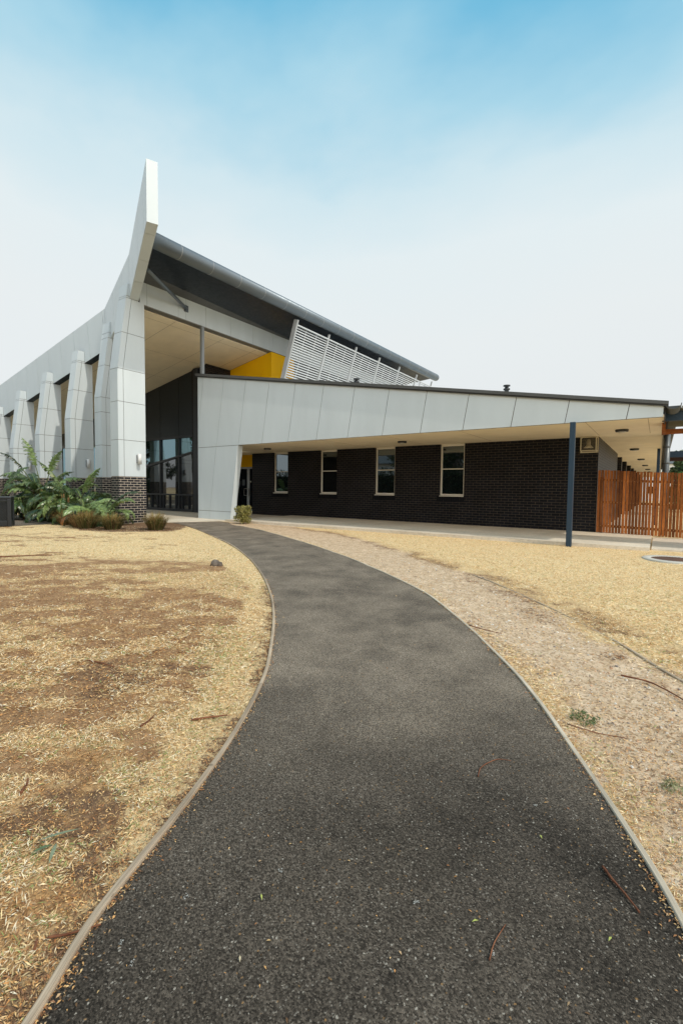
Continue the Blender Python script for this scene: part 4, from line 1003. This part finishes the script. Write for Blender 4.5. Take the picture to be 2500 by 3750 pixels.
banana('banana_plant', 'small frayed banana-like plant tucked beside the brick base of the corner pillar', -15.2, 7.95,
       [(20, 60, .6, .25, 110), (330, 45, .6, .25, 130), (210, 50, .65, .3, 100), (280, 35, .55, .25, 140), (60, 75, .55, .5, 40), (40, 30, .5, .25, 130)], 41, .2)
banana('banana_plant', 'banana-like plant with leaning leaves directly behind the tall one', -20.6, 8.3,
       [(200, 60, 1.2, .7, 70), (20, 55, 1.1, .6, 90), (260, 45, 1.0, .5, 100), (320, 60, 1.0, .6, 80), (70, 70, 1.1, .8, 50), (170, 45, 1.1, .7, 90)], 55, .6)

for (u_, v_, sd_, hh_, lb_) in ((-20.1, 7.9, 74, 1.2, 'upright banana-like plant behind the black bin'), (-16.9, 7.5, 75, .8, 'upright banana-like clump just behind the rusty brown tuft'), (-16.6, 8.3, 71, .5, 'leafy banana-like clump filling the bed between the second and third pillars'), (-19.8, 7.4, 72, .6, 'leafy banana-like clump left of the tallest plant'), (-18.0, 7.6, 73, .35, 'low banana-like clump spreading over the bed behind the brown tufts')):
    banana('banana_plant', lb_, u_, v_, [], sd_, hh_, 0, 20, 1.05)
def tuft(label, u, v, r, h, n, cols, seed):
    g = np.random.default_rng(seed); a = g.uniform(0, 6.283, n); n = int(n*1.1); a = g.uniform(0, 6.283, n); rad = np.sqrt(g.uniform(0, 1, n))*r*.62; lean = g.uniform(.05, 1.25, n); L_ = h*.98*g.uniform(.35, 1.2, n)**.9
    b = np.stack([u+rad*np.cos(a), v+rad*np.sin(a), np.zeros(n)], -1); d = np.stack([np.cos(a), np.sin(a), np.zeros(n)], -1); a2 = a+1.57
    s = np.stack([np.cos(a2), np.sin(a2), np.zeros(n)], -1); w = g.uniform(.005, .010, n)[:, None]; up = np.array([0, 0, 1.0])
    m1_ = b+d*(lean*L_*.35)[:, None]+up*(L_*.62)[:, None]; tp = b+d*(lean*L_*.90)[:, None]+up*(L_*(1.06-.38*lean**1.5))[:, None]
    V = np.concatenate([np.stack([b-s*w, b+s*w, m1_+s*w*.8, m1_-s*w*.8], 1), np.stack([m1_-s*w*.8, m1_+s*w*.8, tp+s*w*.15, tp-s*w*.15], 1)])
    ci = g.integers(0, len(cols), n); c = np.array(cols)[ci]*g.uniform(.4, 1.35, n)[:, None]; C = np.concatenate([c, c*1.2+np.array([.09, .05, .01])])
    t = quads_obj('grass_tuft', V-np.array([u, v, 0]), C, FOL); t.location = (u, v, 0); tag(t, label, 'grass tuft', 'strappy grass tufts along the garden bed'); return t
GR = [(.10, .115, .035), (.15, .15, .05), (.28, .20, .09), (.20, .13, .055)]; BRN = [(.36, .21, .11), (.42, .27, .14), (.28, .16, .08), (.16, .14, .05)]
tuft('green and straw grass tuft standing alone right of the brick pillar base', -12.55, 8.15, .34, .50, 900, GR, 1)
tuft('grass tuft directly in front of the corner pillar brick base', -13.55, 7.35, .34, .46, 850, GR, 2)
tuft('dense grey-green grass tuft left of the corner pillar base', -14.5, 7.05, .36, .50, 950, GR, 3)
tuft('rusty brown dried grass tuft in front of the banana plants', -15.1, 7.15, .36, .48, 900, BRN, 4)
tuft('brown grass tuft at the bed edge nearest the side path', -16.3, 7.25, .34, .50, 800, BRN+GR[:2], 5)
tuft('dark green grass tuft in shade behind the side path', -17.2, 7.9, .4, .55, 800, GR[:2]+[(.05, .06, .02)], 6)
tuft('olive grass tuft below the tallest banana plant', -18.5, 7.5, .4, .55, 700, GR[:2]+[(.07, .07, .03)], 7)

def leafcloud(centers, radii, n, size, cols, g, squash=1.0):
    k = g.integers(0, len(centers), n); c = np.array(centers)[k]; r = np.array(radii)[k]; d = unit(g.normal(size=(n, 3))); rr_ = r*(g.uniform(.25, 1, n)**.5)
    p = c+d*rr_[:, None]*np.array([1, 1, squash]); a = unit(g.normal(size=(n, 3))); b = unit(np.cross(a, g.normal(size=(n, 3)))); s = size*g.uniform(.6, 1.3, n)[:, None]
    V = np.stack([p-a*s, p+b*s*.45, p+a*s, p-b*s*.45], 1); ci = g.integers(0, len(cols), n); cl = np.array(cols)[ci]*g.uniform(.7, 1.3, n)[:, None]; return V, cl
sh = thing('round_shrub', 'small rounded yellow-green shrub at the foot of the raking pale wall', 'shrub', (-12.25, 11.42, 0))
g = np.random.default_rng(9); cen = [(-12.25+g.uniform(-.17, .17), 11.42+g.uniform(-.17, .17), g.uniform(.12, .56)) for _ in range(34)]
V, C = leafcloud(cen, [.125]*34, 4600, .033, [(.24, .24, .06), (.38, .34, .10), (.14, .13, .04), (.46, .40, .16)], g); quads_obj('foliage', V, C, FOL, sh)
m = MB()
for k in range(9): a = k*.7; m.tube([(-12.25, 11.42, 0), (-12.25+.1*math.cos(a), 11.42+.1*math.sin(a), .25), (-12.25+.2*math.cos(a), 11.42+.2*math.sin(a), .42)], [.012, .009, .004], 6)
m.build('stem', BARK, sh)

def tree(label, u, v, h, cr, trunk_r, n, seed, cols, leaf=.16, crown_z=.62, group='trees beyond the grounds', blobs=26, spread=1.0):
    R = random.Random(seed); t = thing('tree', label, 'tree', (u, v, 0), 0, group); m = MB(); cen = []; rad = []
    top = Vector((u+R.uniform(-.6, .6), v+R.uniform(-.6, .6), h*.75)); m.tube([(u, v, -.1), (u+R.uniform(-.2, .2), v, h*.25), tuple(Vector((u, v, 0)).lerp(top, .65)), tuple(top)], [trunk_r, trunk_r*.8, trunk_r*.55, trunk_r*.15], 10)
    for k in range(blobs):
        a = R.uniform(0, 6.28); q = R.uniform(.35, 1); z = h*crown_z+(h*(1-crown_z))*R.uniform(-.75, .85); rr_ = cr*q*(1-.55*abs(z-h*crown_z)/(h*(1-crown_z)))
        c = Vector((u+rr_*math.cos(a), v+rr_*math.sin(a), z)); cen.append(tuple(c)); rad.append(cr*R.uniform(.18, .36)*spread)
        if k % 2 == 0: b0 = Vector((u, v, 0)).lerp(top, R.uniform(.45, .9)); m.tube([tuple(b0), tuple(b0.lerp(c, .5)+Vector((0, 0, .2))), tuple(c)], [trunk_r*.35, trunk_r*.2, trunk_r*.06], 6)
    m.build('trunk', BARK, t); g = np.random.default_rng(seed); V, C = leafcloud(cen, rad, n, leaf, cols, g, .8); quads_obj('crown', V, C, FOL, t); return t
TG = [(.05, .085, .03), (.08, .12, .04), (.035, .06, .022), (.12, .15, .06)]
tree('rounded green tree beyond the fence under the walkway roof, nearer of two', 2.2, 60, 5.9, 2.0, .3, 9000, 5, TG, .22, .5, blobs=34)
tree('bushy green tree beyond the fence at the right edge of the view', 2.7, 44, 4.4, 1.9, .22, 9000, 6, TG, .17, .45, blobs=34)
tree('low bright green tree behind the fence beside the white house', 1.5, 38, 2.75, 1.1, .15, 6000, 16, [(.08, .15, .04), (.12, .2, .06), (.05, .09, .03)], .17, .45, blobs=30)
tree('tall gum tree overhanging the walkway roof at the upper right edge', 2.6, 30, 8.6, 2.6, .3, 7000, 8, TG, .13, .72, blobs=36, spread=.7)
# gum trees behind the viewer, seen only as reflections in the glass
tree('gum tree reflected in the fourth window', -11.5, -6.5, 13, 5, .42, 8000, 14, TG, .2, .68, 'gum trees behind the viewer')
tree('gum tree reflected in the third window', -21.5, -15, 12, 5.5, .4, 8000, 15, TG, .2, .6, 'gum trees behind the viewer')
tree('gum tree reflected in the tall tinted glass wall', -44, -8, 13, 6, .4, 9000, 17, TG, .22, .6, 'gum trees behind the viewer')
for k_, (u_, v_, h_) in enumerate(((-3, -9, 8), (-16, -11, 7), (-27, -7, 9), (-33, -14, 9), (-38, -3, 8), (-8, -14, 9), (-52, -2, 9))):
    tree('dense tree behind the viewer, part of the row reflected in the glass', u_, v_, h_, 4.2, .3, 4500, 60+k_, [(.03, .05, .02), (.045, .07, .025)], .3, .42, 'row of trees behind the viewer', blobs=26, spread=1.25)
hg = thing('hedge', 'clipped dark hedge behind the viewer, reflected in the lower window panes', 'hedge', (-22, -7, 0)); g = np.random.default_rng(77)
V, C = leafcloud([(u_, -7+g.uniform(-.4, .4), z_) for u_ in np.arange(-46, 3, .8) for z_ in (.5, 1.3, 2.1, 2.7)], [.75]*(62*4), 26000, .13, [(.03, .05, .02), (.05, .08, .03)], g); quads_obj('foliage', V, C, FOL, hg)
m = MB(); m.box(-46, 3, -7.5, -6.5, 0, 2.6); m.build('inner_branches', painted('dark_twigs', (.015, .02, .01), .9, .2, .1), hg)
# houses
def house(label, u0, u1, v0, v1, h, rh, colr):
    t = thing('house', label, 'house', ((u0+u1)/2, (v0+v1)/2, 0)); m = MB(); m.box(u0, u1, v0, v1, 0, h)
    m.prism([(u0, v0, h), (u0, v1, h), (u0, (v0+v1)/2, h+rh)], (u1-u0, 0, 0)); m.build('wall', WHITE, t)
    m = MB(); e_ = .35; vm = (v0+v1)/2
    for s_, ve_ in ((-1, v0-e_), (1, v1+e_)): m.prism([(u0-e_, ve_, h-.1), (u1+e_, ve_, h-.1), (u1+e_, vm, h+rh+.12), (u0-e_, vm, h+rh+.12)], (0, 0, .09))
    m.build('roof', colr, t)
    for k in range(3):
        x = u0+1.2+k*(u1-u0-2.6)/2; m = MB(); m.box(x, x+1.1, v0-.03, v0-.012, 1.0, 2.2); w_ = m.build('window', WFRAME, t); m = MB(); m.box(x+.08, x+1.02, v0-.04, v0-.032, 1.08, 2.12); m.build('pane', GLW, w_)
house('small white house with grey roof far beyond the fence, left of the trees', -4.5, 1.75, 80, 88, 5.4, .9, CAPG)
house('pale low building behind the viewer, reflected in the tinted glass', -48, -24, -34, -26, 5.0, 1.2, CAPG)
# street lamp behind the viewer (reflected in the third window)
lp = thing('street_lamp', 'dark park lamp on a slim post, seen reflected in the third window', 'street lamp', (-16.9, -4, 0)); m = MB(); m.tube([(-16.9, -4, 0), (-16.9, -4, 4.4)], [.07, .05], 12); m.build('post', BLACKP, lp)
m = MB(); m.lathe([(.04, 4.3), (.22, 4.75), (.0, 4.76)], (-16.9, -4, 0), 20); m.build('lantern', OPAL, lp); m = MB(); m.lathe([(.36, 4.78), (.34, 4.82), (.0, 4.9)], (-16.9, -4, 0), 20); m.build('cap', BLACKP, lp)

# ---------------------------------------------------------------- sticks and stump
def stick(pts, r, label, name='fallen_stick'):
    P = [Vector(p) for p in smoothline([q[:2] for q in pts], 5)] if False else None
    L2 = smoothline([q[:2] for q in pts], 5); n = len(L2); m = MB(); R = random.Random(label)
    m.tube([(x, y, r*1.0+.010+R.uniform(-.15, .15)*r) for x, y in L2], [r*(1-.5*i/n)*R.uniform(.85, 1.15) for i in range(n)], 7)
    t = m.build(name, TWIG, None, label, 'stick', 'fallen sticks', weld=True); return t
stick([(-.62, 1.99), (-.63, 2.06), (-.61, 2.13), (-.58, 2.18), (-.53, 2.20)], .0028, 'thin curved reddish stick lying on the asphalt')
stick([(-.11, 1.75), (-.08, 1.71), (-.05, 1.68), (0, 1.62)], .0052, 'short dark straight stick on the asphalt near the right edging')
stick([(-.17, 3.69), (-.02, 3.68), (.08, 3.60), (.19, 3.46)], .0065, 'long dark red branch on the sandy strip at the right edge')
stick([(-1.44, 4.22), (-1.30, 4.17), (-1.11, 4.14)], .005, 'dark twig starting at the edging on the pale sandy strip')
stick([(-.37, 2.74), (-.22, 2.73), (-.09, 2.76)], .0032, 'thin straight twig beside the weed on the sandy strip')
stick([(-2.069, 1.548), (-2.015, 1.624), (-1.95, 1.701)], .0065, 'thick brown stick lying in the dry grass left of the path')
stick([(-2.232, 1.345), (-2.25, 1.406), (-2.284, 1.469)], .006, 'dark slanting stick in the dry grass, left of the thick brown one')
stick([(-1.381, .543), (-1.338, .588), (-1.296, .651)], .004, 'long reddish twig on the husks by the lower left edging')
stick([(-2.139, .753), (-2.18, .79), (-2.221, .812)], .006, 'short pale grey stick in the grass at the left edge')
stick([(-1.373, .507), (-1.398, .523)], .004, 'tiny grey stick below the long reddish twig, bottom left')
stick([(-9.62, 3.16), (-9.4, 3.5), (-9.17, 3.83)], .012, 'thin dark branch lying far across the left lawn')
stick([(-3.416, 1.647), (-3.28, 1.68), (-3.132, 1.698)], .006, 'thin dark twig among bare earth further left')
stick([(-.333, 1.213), (-.336, 1.27), (-.325, 1.344)], .0022, 'thin forked red stalk on the asphalt, bottom right')
m = MB(); m.tube([(-6.04, 5.02, -.02), (-6.04, 5.02, .05), (-6.03, 5.02, .075)], [.10, .075, .05], 9); m.tube([(-5.95, 5.03, -.02), (-5.95, 5.04, .06)], [.06, .03], 7)
m.build('tree_stump', barkm('old_stump', (.07, .05, .04), (.22, .18, .14)), None, 'small grey weathered stump in the lawn near the path bend', 'stump')
# weeds and fallen gum leaves
def weed(label, u, v, n, r, seed, cols, size=.018):
    g = np.random.default_rng(seed); V, C = leafcloud([(g.uniform(-r, r), g.uniform(-r, r), .018) for _ in range(14)], [.03]*14, n, size, cols, g, .5)
    V[:, :, 2] = np.abs(V[:, :, 2]); o = quads_obj('weed', V, C, FOL, None); o.location = (u, v, 0); tag(o, label, 'weed', 'weeds beside the path')
WG = [(.10, .15, .05), (.14, .19, .08), (.18, .20, .09)]
weed('grey-green weed growing beside the edging on the sandy strip', -.30, 2.86, 260, .07, 1, WG, .008)
weed('flat pale green weed patch on the sandy strip nearer the camera', .10, 2.42, 160, .04, 2, [(.26, .27, .14), (.36, .34, .18)], .008)
def gumleaf(pts, w, col, label):
    n = 8; V = []; C = []; a, b, c = [Vector(p) for p in pts]
    P = [a*(1-t)**2+b*2*t*(1-t)+c*t*t for t in [i/n for i in range(n+1)]]
    for i in range(n):
        d = (P[i+1]-P[i]).normalized(); s = Vector((-d.y, d.x, 0)); f = lambda t: w*max(.03, math.sin(math.pi*t)**.8)
        V.append([P[i]-s*f(i/n), P[i+1]-s*f((i+1)/n), P[i+1]+s*f((i+1)/n), P[i]+s*f(i/n)]); C.append(Vector(col)*random.uniform(.85, 1.15))
    quads_obj('fallen_leaf', [[tuple(q) for q in f] for f in V], [tuple(q) for q in C], LEAF, None, label=label, cat='leaf', group='fallen gum leaves in the lawn')
gumleaf([(-1.775, .672, .030), (-1.742, .718, .045), (-1.705, .790, .035)], .006, (.20, .24, .14), 'long grey-green fallen leaf on the dry lawn, upper of the pair')
gumleaf([(-1.635, .652, .030), (-1.675, .685, .045), (-1.703, .705, .035)], .0065, (.24, .28, .17), 'short green fallen leaf on the dry lawn, lower of the pair')
gumleaf([(-1.735, .638, .028), (-1.722, .669, .038), (-1.714, .697, .03)], .007, (.10, .15, .06), 'dark olive fallen leaf on the dry lawn, leftmost')
V = []; C = []; R_ = random.Random(31)
for (x, y) in ((-1.178, .858), (-1.203, .658), (-1.123, .643), (-1.441, 1.51), (-.573, 1.261), (-.368, 1.948), (-.334, 1.24), (-1.0, 1.1)):
    for k in range(12):
        a = R_.uniform(0, 6.28); q = R_.gauss(0, .004); q2 = R_.gauss(0, .004); s_ = R_.uniform(.001, .0035); cx_, cy_ = x+q, y+q2
        V.append([(cx_+s_*math.cos(a+t), cy_+s_*math.sin(a+t)*R_.uniform(.6, 1), .0085) for t in (0, 1.57, 3.14, 4.71)]); C.append((.36, .34, .30))
quads_obj('dried_splash', V, C, LITTER, None, kind='stuff', label='small pale dried splashes spotting the asphalt')

# ---------------------------------------------------------------- dry grass, litter and gravel (uncountable)
def scatter(n, fn, d0, d1, power=1.0, half=44):
    # positions spread over the part of the ground the photograph covers, denser towards the viewer
    a = rng.uniform(-half, half, n)*math.pi/180; q = rng.uniform(0, 1, n); d = d0*(d1/d0)**(q**power)
    X_ = d*np.tan(a); Y_ = d; x = .821*X_-.571*Y_; y = .571*X_+.821*Y_; return x, y, np.hypot(X_, Y_)
def gz_at(x, y): return (fbm(x, y, 1.2)-.5)*.035+(fbm(x, y, 7)-.5)*.012-.004
def outside(x, y): return (~inpoly(x, y, pathPoly)) & (~inpoly(x, y, slabPoly)) & ~((x > -.15) & (y > 12.2)) & ~((x < -13.4) & (y > 9.3)) & ~((x < -16.7) & (y > 5.2)) & ~(y > 11.75+.023*(x+13)) & (np.hypot(x-.28, y-10.75) > .53)
def blades(n, d0, d1, size, flat, name, label, colfn, dens, lenr=(.45, 1.5), wid=.075, zup=.0):
    x, y, d = scatter(n, None, d0, d1); k = outside(x, y); x, y, d = x[k], y[k], d[k]
    a, b, c = masks(x, y); k = rng.uniform(0, 1, len(x)) < dens(x, y, a, b, c); x, y, d, a, b, c = [q[k] for q in (x, y, d, a, b, c)]
    n = len(x); s = size*np.clip(d/2.6, .9, 1.5)*rng.uniform(*lenr, n); az = rng.uniform(0, 6.283, n); el = np.abs(rng.normal(0, flat, n))
    D_ = np.stack([np.cos(az)*np.cos(el), np.sin(az)*np.cos(el), np.sin(el)], -1); S = np.stack([-np.sin(az), np.cos(az), rng.normal(0, .5, n)], -1); S = unit(S)
    z = np.where(pdist(x, y, pathPoly, True) < .25, -.002, gz_at(x, y)); P = np.stack([x, y, z+.003+rng.uniform(0, .006, n)*(1 if zup == 0 else zup)], -1); w = (s*wid)[:, None]; s = s[:, None]
    m_ = P+D_*s*.5+np.array([0, 0, 1.0])*s*.06
    V = np.stack([P-S*w*.6, m_-S*w, P+D_*s, m_+S*w], 1); V[:, 0] = P; 
    return quads_obj(name, V, colfn(x, y, a, b, c, n), GRASS if 'grass' in name else LITTER, None, kind='stuff', label=label)
def clump(x, y, b, th):
    yy = .821*y-.571*x; xx = .821*x+.571*y; f = .5*fbm(xx*.8, yy*1.25, 4.2, 4)+.5*fbm(xx*.75+5, yy*1.3, 1.5, 3)+.0
    return np.where(th > .3, np.clip((f-.385-.22*b)*16, .10, 1), np.clip((fbm(x, y, 5.2, 3)-.22-.3*b)*7, .22, 1))
def straw(x, y, a, b, c, n):
    pal = np.array([(.94, .70, .38), (.98, .79, .50), (.86, .58, .28), (.60, .36, .16), (.98, .88, .66), (.34, .38, .13), (.42, .23, .10)])
    near_path = (pdist(x, y, pathL) < .55)*1.0; gp = .03+.11*near_path*(fbm(x, y, 2.3) > .5)+.07*(fbm(x+9, y, 1.7) > .60)+.05*((.821*y-.571*x) < 2.3)
    p = rng.uniform(0, 1, n); base_ = np.array([.30, .20, .17, .10, .13, 0, .10]); base_ /= base_.sum(); ci = rng.choice(7, n, p=base_); ci = np.where(p < gp, 5, ci)
    yy = .821*y-.571*x; br = ci.copy(); ci = np.where((b > .5) & (rng.uniform(0, 1, n) < .45) & (ci < 3), rng.choice([3, 6, 2], n), ci)
    return pal[ci]*rng.uniform(.8, 1.12, n)[:, None]
blades(640000, 1.0, 15, .021, .22, 'dry_grass', 'short straw-coloured dry grass covering the lawns', straw, lambda x, y, a, b, c: np.clip(clump(x, y, b, masks.th)-.97*a-.62*c-.85*np.exp(-(pdist(x, y, pathL)/.13)**2)*((.821*y-.571*x) < 5.5), .012, 1))
blades(110000, 1.0, 9, .026, .7, 'dry_grass_tips', 'upright bleached grass tips in the thicker lawn patches', straw, lambda x, y, a, b, c: np.clip(.5-.7*b-a-.9*c-.5*np.exp(-(pdist(x, y, pathL)/.13)**2), 0, 1)*(fbm(x, y, 3.1) > .47), wid=.05)
def husk(x, y, a, b, c, n):
    pal = np.array([(.50, .24, .08), (.62, .34, .13), (.34, .15, .06), (.70, .45, .20), (.14, .075, .035), (.24, .12, .06), (.46, .30, .16)]); return pal[rng.integers(0, 7, n)]*rng.uniform(.75, 1.2, n)[:, None]
def hd(x, y, a, b, c):
    dl = pdist(x, y, pathL); dr_ = pdist(x, y, pathR); yy = .821*y-.571*x
    lf = (dl > 0)*(.821*x+.571*y < np.interp(yy, [0, 2, 4, 6, 9], [-.9, -1.1, -1.2, -1.5, -3])); q = np.exp(-dl/.20)*.95*(yy < 5.5)+lf*(.26+.60*np.clip((fbm(x, y, 2.4)-.44)*6, 0, 1)*np.clip((3.8-yy)/1.5, 0, 1))*np.clip((8-yy)/2, 0, 1)+np.exp(-dr_/.08)*.9*(yy < 4.5)+.75*a*np.clip((3.0-yy)/1.0, 0, 1)*np.clip((fbm(x+3, y, 2.0)-.42)*6, 0, 1)+.09*a+c*.5+.62*b*(yy < 7)
    return np.clip(q, 0, 1)
blades(330000, 1.0, 11, .0095, .25, 'bark_litter', 'small orange-brown husks and bark chips drifted along the path edging', husk, hd, (.5, 2.0), .125)
# husks that spilled onto the asphalt against the edging
def onpath(n):
    x, y, d = scatter(n, None, 1.0, 6.5); dl = pdist(x, y, pathL); dr_ = pdist(x, y, pathR); k = inpoly(x, y, pathPoly) & (rng.uniform(0, 1, n) < np.exp(-np.minimum(dl, dr_*1.1)/.016)*1.6+.0010)
    x, y, d = x[k], y[k], d[k]; n = len(x); s = (.010*np.clip(d/2.4, 1, 2.2)*rng.uniform(.5, 1.5, n))[:, None]; az = rng.uniform(0, 6.283, n); D_ = np.stack([np.cos(az), np.sin(az), rng.uniform(-.1, .25, n)], -1); S = np.stack([-np.sin(az), np.cos(az), rng.normal(0, .3, n)], -1)
    P = np.stack([x, y, np.full(n, .0105)], -1); V = np.stack([P-D_*s*.5, P-S*s*.2+[0, 0, .002], P+D_*s*.5, P+S*s*.2+[0, 0, .002]], 1)
    quads_obj('husk_spill', V, husk(x, y, None, None, None, n), LITTER, None, kind='stuff', label='loose orange husks spilled on the asphalt along its edges')
onpath(260000)
def gravel(n):
    x, y, d = scatter(n, None, 1.3, 9, 1.0, 44); k = outside(x, y); x, y, d = x[k], y[k], d[k]; a, b, c = masks(x, y); k = (rng.uniform(0, 1, len(x)) < a*.8); x, y, d = x[k], y[k], d[k]; n = len(x)
    s = (.0017*np.clip(d/2.0, 1, 2.4)*rng.gamma(2.0, .5, n)).clip(.001, .012)[:, None]; az = rng.uniform(0, 6.283, n)
    z = np.where(pdist(x, y, pathPoly, True) < .25, -.003, gz_at(x, y)); P = np.stack([x, y, z], -1); X1 = np.stack([np.cos(az), np.sin(az), 0*az], -1)*s; Y1 = np.stack([-np.sin(az), np.cos(az), 0*az], -1)*s*.75; Z1 = np.array([0, 0, 1.0])*s*.8
    c0 = np.stack([P-X1-Y1, P+X1-Y1, P+X1+Y1, P-X1+Y1], 1); t = [P-X1*.5-Y1*.5+Z1, P+X1*.55-Y1*.45+Z1*.9, P+X1*.5+Y1*.55+Z1, P-X1*.45+Y1*.5+Z1*.85]
    F = [np.stack(t, 1)]+[np.stack([c0[:, i], c0[:, (i+1) % 4], t[(i+1) % 4], t[i]], 1) for i in range(4)]
    pal = np.array([(.62, .55, .46), (.50, .38, .27), (.34, .25, .18), (.72, .68, .60), (.22, .19, .17), (.55, .33, .2)]); cc = pal[rng.integers(0, 6, n)]*rng.uniform(.8, 1.15, n)[:, None]
    quads_obj('gravel', np.concatenate(F), np.concatenate([cc]*5), LITTER, None, kind='stuff', label='fine pale gravel scattered over the sandy strip')
gravel(48000)
# fallen yellow-green gum buds on the asphalt
V = []; C = []
for k in range(38):
    x, y, d = scatter(1, None, 1.1, 4.5)
    if not inpoly(x, y, pathPoly)[0]: continue
    a = random.uniform(0, 6.28); s = random.uniform(.005, .012); p = Vector((x[0], y[0], .012)); D_ = Vector((math.cos(a), math.sin(a), .1)); S_ = Vector((-D_.y, D_.x, .0))
    V.append([tuple(p-D_*s), tuple(p-S_*s*.28+Vector((0, 0, .004))), tuple(p+D_*s), tuple(p+S_*s*.28+Vector((0, 0, .004)))]); C.append(random.choice([(.45, .42, .10), (.55, .30, .10), (.60, .48, .30), (.38, .40, .10)]))
quads_obj('gum_buds', V, C, LITTER, None, kind='stuff', label='tiny yellow-green buds dropped on the asphalt')
